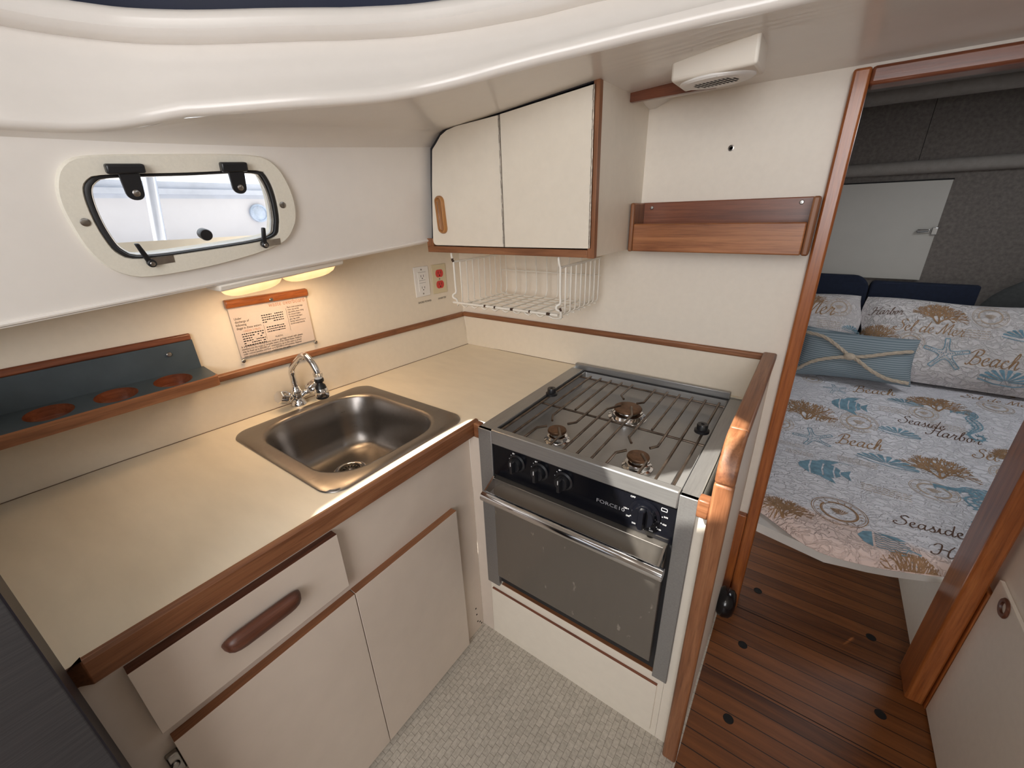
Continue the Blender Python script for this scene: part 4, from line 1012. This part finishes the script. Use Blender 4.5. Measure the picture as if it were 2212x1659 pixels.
GL = {
 'S': ([[(1.35, 1.75), (1.0, 2.05), (.55, 1.85), (.55, 1.45), (.95, 1.1), (1.1, .65), (.8, .15), (.2, 0), (-.25, .3), (-.1, .65), (.15, .5)]], 1.35),
 'e': ([[(0, .3), (.5, .6), (.6, .9), (.4, 1.0), (.15, .7), (.2, .2), (.5, 0), (.95, .3)]], .9),
 'a': ([[(.75, .9), (.4, 1.0), (.1, .6), (.15, .1), (.45, .1), (.75, .6), (.82, .98), (.72, .4), (.8, .03), (1.15, .3)]], 1.1),
 's': ([[(0, .2), (.4, .75), (.48, 1.05), (.52, .7), (.65, .3), (.42, 0), (.1, .1)], [(.42, 0), (.7, .05), (.95, .3)]], .9),
 'i': ([[(0, .3), (.25, .98), (.2, .3), (.35, 0), (.7, .3)], [(.33, 1.4), (.40, 1.47)]], .65),
 'd': ([[(.75, .9), (.4, 1.0), (.1, .6), (.15, .1), (.45, .1), (.8, .7), (1.05, 2.0), (.78, .4), (.86, 0), (1.2, .3)]], 1.15),
 'H': ([[(-.2, 1.5), (.15, 1.95), (.55, 1.85), (.45, .8), (.2, .1), (-.3, .0), (-.4, .3)], [(1.75, 2.05), (1.3, 1.2), (1.15, .2), (1.4, 0), (1.75, .3)], [(.2, .95), (.8, 1.1), (1.35, 1.0)]], 1.7),
 'r': ([[(0, .3), (.3, .95), (.27, 1.1), (.5, .9), (.68, .9), (.55, .3), (.7, 0), (1.0, .3)]], .95),
 'b': ([[(0, .3), (.45, 1.4), (.5, 2.0), (.28, 1.6), (.2, .3), (.4, 0), (.75, .3), (.72, .8), (.5, .9), (.8, .78), (1.05, .85)]], 1.0),
 'o': ([[(.6, .95), (.25, .9), (.1, .4), (.35, 0), (.65, .35), (.6, .92), (.75, .8), (1.0, .8)]], .95),
 'l': ([[(0, .3), (.5, 1.5), (.45, 2.05), (.22, 1.4), (.2, .2), (.4, 0), (.75, .3)]], .7),
 'M': ([[(-.3, .2), (0, .05), (.3, 1.0), (.65, 1.95), (.65, 1.0), (.72, .1)], [(.72, .1), (1.1, 1.2), (1.5, 1.95), (1.45, 1.0), (1.5, .1), (1.85, .25)]], 1.8),
 'B': ([[(.5, 1.85), (.35, .8), (.1, 0), (-.2, .1)], [(-.2, 1.4), (.4, 2.0), (1.05, 1.85), (.95, 1.25), (.4, 1.05), (1.05, .9), (1.15, .3), (.6, 0), (.2, .2)]], 1.35),
 'c': ([[(.6, .8), (.4, 1.0), (.1, .6), (.2, .1), (.5, 0), (.9, .3)]], .85),
 'h': ([[(0, .3), (.5, 1.5), (.42, 2.05), (.2, 1.3), (.1, 0)], [(.1, .1), (.4, .9), (.65, .95), (.62, .3), (.75, 0), (1.05, .3)]], 1.0),
 ' ': ([], .7)}
def script(txt, m):
    k = Ink(); x = 0
    for ch in txt:
        st, adv = GL[ch]
        for s_ in st:
            pts = [(p[0]+x+.32*p[1], p[1]) for p in s_]
            k.stroke(catmull(pts, 5) if len(pts) > 2 else pts, .06, m, .19 if len(pts) > 2 else .2, nib=R(25))
        x += adv
    k.width = x+.3
    return k
def write(ink, txt, a, b, m, hs=None):
    k = script(txt, m); d = Vector((b[0]-a[0], b[1]-a[1])); s_ = d.length/k.width; rot = math.atan2(d.y, d.x)*.55
    ink.place(k, a, s_, s_*(hs or 1.25), rot)
def coral(seed, m=None):
    rnd = random.Random(seed); k = Ink(); m = m or PB
    def br(p, ang, l, wd, dep):
        q = p+Vector((math.cos(ang), math.sin(ang)))*l; mid_ = (p+q)/2+Vector((rnd.uniform(-.1, .1), rnd.uniform(-.1, .1)))*l
        k.stroke([p, mid_, q], wd, m, wd*.75)
        if dep == 0:
            k.poly(circle2(q.x, q.y, wd*.75, 6), m); return
        n_ = 3 if dep > 2 else 2
        for i in range(n_):
            br(q, ang+(i-(n_-1)/2)*rnd.uniform(.42, .66)+rnd.uniform(-.15, .15), l*rnd.uniform(.72, .88), wd*.78, dep-1)
            if dep in (2, 3): br(mid_, ang+rnd.choice((-1, 1))*rnd.uniform(.6, .9), l*.55, wd*.6, dep-2)
    for a in (60, 90, 122): br(Vector((0, -.85)), R(a+rnd.uniform(-6, 6)), .42, .085, 4)
    return k
def stamp(seed, m=PT):
    rnd = random.Random(seed); k = Ink()
    for r_, wd in ((1, .03), (.92, .02), (.66, .07), (.60, .02)):
        a0 = rnd.uniform(0, 6); k.stroke([(r_*math.cos(a0+R(a)), r_*math.sin(a0+R(a))) for a in range(0, 345, 9)], wd, m)
    for a in range(0, 360, 18):
        if rnd.random() < .75: k.stroke([(.73*math.cos(R(a)), .73*math.sin(R(a))), (.84*math.cos(R(a+4)), .84*math.sin(R(a+4)))], .035, m)
    for j in range(-4, 5): k.stroke([(0.02*j, -.22), (.075*j, .10+.10*math.cos(j*.38))], .012, m, .05)
    return k
def starfish(m=PBL):
    k = Ink(); P = []
    for i in range(10):
        a = R(90+36*i); r_ = 1.0 if i % 2 == 0 else .30
        if i % 2 == 0: P += [(r_*math.cos(a-.10), r_*math.sin(a-.10)), (r_*1.03*math.cos(a), r_*1.03*math.sin(a)), (r_*math.cos(a+.10), r_*math.sin(a+.10))]
        else: P.append((r_*math.cos(a), r_*math.sin(a)))
    k.stroke(catmull(P, 3, True)+[Vector((P[0][0], P[0][1]))], .05, m)
    for i in range(5):
        a = R(90+72*i)
        for t in range(1, 8): k.poly(circle2(t*.105*math.cos(a), t*.105*math.sin(a), .034, 6), m)
    return k
def shell(m=PBL):
    k = Ink()
    for j in range(9):
        a0, a1 = R(8+18*j), R(19+18*j)
        k.poly([(.12*math.cos(a0), -.3+.10*math.sin(a0)), (1.0*math.cos(a0), -.3+.62*math.sin(a0)), (1.04*math.cos((a0+a1)/2), -.3+.66*math.sin((a0+a1)/2)), (1.0*math.cos(a1), -.3+.62*math.sin(a1)), (.12*math.cos(a1), -.3+.10*math.sin(a1))], m)
    k.stroke([(-1, -.25), (-.4, -.42), (.3, -.45), (1, -.25)], .05, m); return k
def fish(kind, m=PBL):
    k = Ink()
    if kind == 0:      # striped angel fish, head to the left
        for x0, x1 in ((-.95, -.55), (-.48, -.05), (.02, .38), (.44, .62)):
            h = lambda x: .62*math.sqrt(max(.02, 1-((x+.15)/.85)**2))
            k.poly([(x0, -h(x0)), (x1, -h(x1)*1.05), (x1-.06, 0), (x1, h(x1)*1.05), (x0, h(x0)), (x0-.06, 0)], m)
        k.poly([(-.35, .55), (.2, .5), (.55, .95), (-.1, .85)], m); k.poly([(-.25, -.5), (.25, -.5), (.45, -.95), (.0, -.75)], m)
        k.poly([(.62, -.1), (1.0, -.42), (.92, 0), (1.0, .42), (.62, .1)], m); k.stroke([(-.1, .8), (.4, 1.0), (1.1, .98)], .05, m, .02)
    else:
        h = lambda x: .55*math.sqrt(max(.02, 1-((x+.1)/.9)**2))
        k.poly([(-1.0, 0), (-.8, h(-.8)), (-.5, h(-.5)), (-.5, -h(-.5)), (-.8, -h(-.8))], m)
        for j in range(7):
            y = -.42+.14*j; xe = .75-.35*abs(y)
            k.stroke([(-.42+.16*i, y+.035*(-1)**i) for i in range(int((xe+.42)/.16)+1)], .045, m)
        k.poly([(-.35, h(-.35)), (.3, h(.3)*1.15), (.62, .46), (.2, .36)], m); k.poly([(.5, -.32), (.62, .0), (1.0, -.1), (.95, -.52), (.7, -.5)], m)
    return k
def seahorse(m=PBL):
    k = Ink(); c = catmull([(-.55, .78), (-.15, .82), (.1, .95), (.25, .7), (.05, .45), (.2, .15), (.25, -.15), (.05, -.45), (-.1, -.7), (.1, -.95), (.35, -.85), (.3, -.65), (.15, -.7)], 6)
    wd = lambda t: .10+.34*math.exp(-((t-.42)/.14)**2)+.12*math.exp(-((t-.18)/.06)**2)
    N = len(c); ll = []; rr_ = []
    for i in range(N):
        t = (c[min(N-1, i+1)]-c[max(0, i-1)]); t.normalize(); n_ = Vector((-t.y, t.x)); q = wd(i/(N-1))*(1-.6*i/(N-1))
        ll.append(c[i]+n_*q/2); rr_.append(c[i]-n_*q/2)
        if i % 2 == 0: k.stroke([c[i]+n_*q/2, c[i]-n_*q/2], .03, m)
        if i % 3 == 0: k.stroke([c[i]-n_*q/2, c[i]-n_*(q/2+.09)], .04, m)
    k.stroke(ll, .045, m); k.stroke(rr_, .045, m); k.stroke([p for p in c], .07, m, .03); return k
def lines(seed, n_=4, m=PT):
    rnd = random.Random(seed); k = Ink()
    for j in range(n_):
        x = -1
        while x < 1:
            l = rnd.uniform(.08, .3); k.stroke([(x, .5-.36*j), (x+l*.5, .54-.36*j), (min(1, x+l), .5-.36*j)], .07, m); x += l+.06
    return k
INKQ = Ink()
CORALS = [((1.181, .165), (1.115, .165), (1.247, .165)), ((1.615, .700), (1.525, .7), (1.705, .7)), ((1.640, 1.115), (1.555, 1.1), (1.725, 1.1)), ((1.205, .895), (1.115, .9), (1.295, .9)), ((1.83, .850), (1.765, .85), (1.90, .85)), ((1.91, 1.40), (1.83, 1.4), (2.0, 1.4)), ((1.50, .085), (1.44, .085), (1.57, .085))]
def pl_(motif, c, a, b, flip=1, hs=None, rot=0):
    s_ = math.hypot(b[0]-a[0], b[1]-a[1])/2; INKQ.place(motif, c, s_*flip, s_*(hs or 1), rot)
for i, (c, a, b) in enumerate(CORALS): pl_(coral(11+i), c, a, b, 1, .95)
for i, (c, a, b, kd) in enumerate(((( 1.28, .474), (1.201, .478), (1.359, .491), 0), ((1.35, .981), (1.284, .98), (1.411, .987), 0), ((1.434, .135), (1.364, .122), (1.501, .149), 1))): pl_(fish(kd), c, a, b, 1, 1.05)
for c, a, b in (((1.47, .664), (1.378, .679), (1.559, .652)), ((1.511, .863), (1.449, .861), (1.586, .86)), ((1.54, 1.082), (1.468, 1.104), (1.584, 1.075)), ((1.75, .60), (1.69, .6), (1.82, .6))): pl_(shell(), c, a, b, 1, .9, -.08)
for c, a, b in (((1.728, .994), (1.728, 1.085), (1.728, .905)), ((1.668, .455), (1.668, .60), (1.668, .31))): pl_(seahorse(), c, a, b)
for c, a, b in (((1.24, .709), (1.171, .711), (1.307, .692)), ((1.296, 1.094), (1.252, 1.098), (1.339, 1.113))): pl_(starfish(), c, a, b, 1, .9, .3)
for i, (c, a, b) in enumerate((((1.322, .227), (1.249, .227), (1.395, .227)), ((1.583, .526), (1.519, .53), (1.646, .53)), ((1.385, .872), (1.323, .872), (1.449, .861)), ((1.595, 1.017), (1.553, 1.03), (1.643, 1.014)), ((1.825, 1.171), (1.767, 1.18), (1.873, 1.16)), ((1.803, .738), (1.747, .736), (1.857, .741)), ((1.124, .759), (1.09, .748), (1.174, .77)), ((1.203, 1.153), (1.161, 1.161), (1.24, 1.154)))):
    pl_(stamp(i, PB if i == 0 else PT), c, a, b)
for (t, a, b), m in zip((('Seaside', (1.461, .255), (1.620, .292)), ('Harbor', (1.535, .155), (1.690, .178)), ('Beach', (1.318, .707), (1.466, .731)), ('Seaside', (1.515, .926), (1.657, .930)), ('Harbor', (1.601, .885), (1.754, .884)), ('Mer', (1.203, .825), (1.3, .842)), ('Sel de Mer', (1.738, 1.234), (1.952, 1.222)), ('Sel de', (1.72, .803), (1.849, .819)), ('Beach', (1.365, 1.097), (1.512, 1.138)), ('Mer', (1.143, .115), (1.224, .118))), (PD, PD, PB, PD, PD, PB, PB, PB, PB, PB)):
    write(INKQ, t, a, b, m)
for i, (c, sx_, m) in enumerate((((1.45, .43), .065, PT), ((1.38, .60), .06, PT), ((1.33, .83), .05, PT), ((1.62, .66), .055, PD), ((1.50, 1.0), .05, PT), ((1.20, .56), .045, PT), ((1.66, .95), .05, PT), ((1.9, .9), .06, PT), ((1.17, .62), .04, PT))): INKQ.place(lines(40+i, 4, m), c, sx_, sx_*.55)
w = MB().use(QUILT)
gu = [.62+.03*k for k in range(63)]; gv = [0, .003, .007, .012, .018, .026, .036, .06]+[.09+.03*k for k in range(48)]
def qp(x, t):
    y = interp(x, YFs)+t; y = min(y, 1.52); wv = .0022*math.sin(9*x+5*y)*math.sin(13*y-4*x)*min(1, t/.06)
    return (x, y, bed(x, y)+wv)
def quilt_pt(x, y): 
    y = max(y, interp(x, YFs)+.001); wv = .0022*math.sin(9*x+5*y)*math.sin(13*y-4*x)*min(1, (y-interp(x, YFs))/.06)
    return (x, y, bed(x, y)+wv+.0012)
w.grid(qp, gu, gv)
w.loft([[(x, interp(x, YFs), bed(x, interp(x, YFs))) for x in gu], [(x, interp(x, YFs)+.006, -.456) for x in gu], [(x, interp(x, YFs)+.05, -.457) for x in gu]], False, False)
INKQ.lay(w, quilt_pt)
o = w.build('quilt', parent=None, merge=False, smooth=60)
tag(o, 'white quilt printed with corals, fish, shells and script, spread over the berth', 'quilt')

# pillows
def cushion(mb, P, h0, nu=22, nv=14, back=True):
    us = [k/nu for k in range(nu+1)]; vs = [k/nv for k in range(nv+1)]
    mb.grid(lambda u, v: P(u, v, 1), us, vs)
    if back: mb.grid(lambda u, v: P(u, v, -1), us, vs)
def bulge(u, v): return max(0, (1-abs(2*u-1)**3.5))**.5*max(0, (1-abs(2*v-1)**3.5))**.5
def sham(name, label, x0, x1, inkf, sd):
    n_ = Vector((0, -.42, .30)).normalized()
    def P(u, v, sg):
        e = .010*math.sin(math.pi*v*3+sd)*(1 if u > .5 else -1)*abs(2*u-1)**6
        b = Vector((1.105+(lerp(x0, x1, u)+e-1.105)*lerp(.986, .958, v), 1.300+.200*v, -.289+.3385*v+.006*math.sin(7*u+sd)*v))
        return b+n_*(.075*bulge(u, v)*(1 if sg > 0 else -.5)+sg*.0006)
    w = MB().use(SHAM); cushion(w, P, .07)
    k = Ink(); inkf(k)
    k.lay(w, lambda x, v: tuple(P((x-x0)/(x1-x0), v, 1)+n_*.0016))
    return tag(w.build(name, parent=None, merge=False, smooth=70), label, 'pillow', 'printed pillow shams')
AS = .43     # height of a sham in metres, used to keep the motifs round
def sA(k):
    def P(mo, x, v, s_, hs=1, rot=0): k.place(mo, (x, v), s_, s_/AS*hs, rot)
    P(coral(31), 1.622, .80, .085, .9); P(stamp(21), 1.79, .80, .058); P(starfish(), 1.665, .31, .075); P(shell(), 1.865, .15, .085); P(shell(), 1.90, .62, .07); P(coral(33), 1.405, .49, .075); P(lines(60), 1.74, .58, .055, .6)
    P(stamp(22), 1.54, .40, .05)
    for t, a, b, m in (('Harbor', (1.385, .72), (1.50, .72), PD), ('Sel de Mer', (1.475, .53), (1.72, .53), PB), ('Beach', (1.735, .23), (1.90, .23), PB)):
        g_ = script(t, m); s_ = (b[0]-a[0])/g_.width; k.place(g_, a, s_, s_*1.25/AS)
def sB(k):
    def P(mo, x, v, s_, hs=1): k.place(mo, (x, v), s_, s_/AS*hs)
    P(stamp(25), 1.245, .76, .052); P(coral(35), 1.125, .85, .055); P(shell(), 1.315, .52, .04); P(lines(66), 1.22, .52, .05, .6)
    g_ = script('Mer', PB); k.place(g_, (1.10, .64), .035, .035*1.25/AS)
sham('pillow', 'large printed pillow with coral and starfish, right of the other', 1.356, 2.02, sA, 0.4)
sham('pillow', 'smaller-showing printed pillow tucked beside the left door jamb', .74, 1.342, sB, 1.7)

SP_ = thing('throw_pillow', 'small light blue striped pillow tied with rope bow', 'pillow', (1.33, 1.19, -.30))
c00, c10, c11, c01 = Vector((1.118, 1.165, -.295)), Vector((1.556, 1.170, -.275)), Vector((1.548, 1.245, -.078)), Vector((1.118, 1.245, -.066))
pn = Vector((0, -.22, .085)).normalized()
def SPP(u, v, sg):
    pinch = 1+.12*(abs(2*u-1)**3)*0
    uu = .5+(u-.5)*(1-.05*math.sin(math.pi*v)); vv = .5+(v-.5)*(1-.09*math.sin(math.pi*u))
    b = c00.lerp(c10, uu).lerp(c01.lerp(c11, uu), vv)
    return b+pn*(.058*bulge(u, v)*(1-.22*math.exp(-((u-.46)/.06)**2)*(1-v))*sg+sg*.0006)
w = MB(); cushion(w, SPP, .06, 36, 18); w.build('cover', STRIPE, SP_, merge=False, smooth=70)
def rope(pts, r_=.0078):
    P = [SPP(u, v, 1)+pn*(.007+dd) for u, v, dd in catmull(pts, 7)]
    w = MB(); N = len(P); tw = [[], [], []]
    for i, p in enumerate(P):
        t = (P[min(N-1, i+1)]-P[max(0, i-1)]).normalized(); a = t.orthogonal().normalized(); b = t.cross(a)
        for s_ in range(3): tw[s_].append(p+(a*math.cos(i*.75+s_*2.094)+b*math.sin(i*.75+s_*2.094))*r_*.5)
    for s_ in tw: w.tube(s_, r_*.62, 7)
    return w
for pts in ([(.02, .10, 0), (.14, .27, 0), (.30, .38, 0), (.45, .44, .004), (.60, .50, 0), (.78, .62, 0), (.96, .72, 0)], [(.03, .86, 0), (.2, .80, 0), (.36, .60, 0), (.45, .46, .006), (.52, .40, .002), (.66, .20, 0), (.80, .08, 0), (.97, .06, 0)]):
    rope(pts).build('rope', ROPE, SP_, smooth=70)
kp = SPP(.45, .45, 1)+pn*.016
MB().ball(kp, .024, .014, .017, 16, 10).build('rope_knot', ROPE, SP_, smooth=70)
def navy(name, label, x0, x1, z0, z1, rr_):
    pts = round_poly([(x0, z0), (x1, z0), (x1, z1), (x0, z1)], rr_, 6)
    w = MB().prism(pts, 'xz', 1.535, 1.578); tag(w.build(name, NAVY, bevel=.014, seg=4), label, 'cushion', 'navy bolsters behind the pillows')
navy('bolster_cushion', 'navy cushion with rounded corner behind the left printed pillow', .80, 1.345, -.30, .148, [0, .01, .07, .02])
navy('bolster_cushion', 'long low navy cushion below the locker door latch', 1.348, 1.735, -.30, .126, [0, .01, .01, .02])
w = MB().ball((2.05, 1.555, -.03), .31, .036, .235, 28, 18); tag(w.build('side_bolster', GREYC, smooth=70), 'grey-green padded bolster at the right of the berth head', 'cushion')
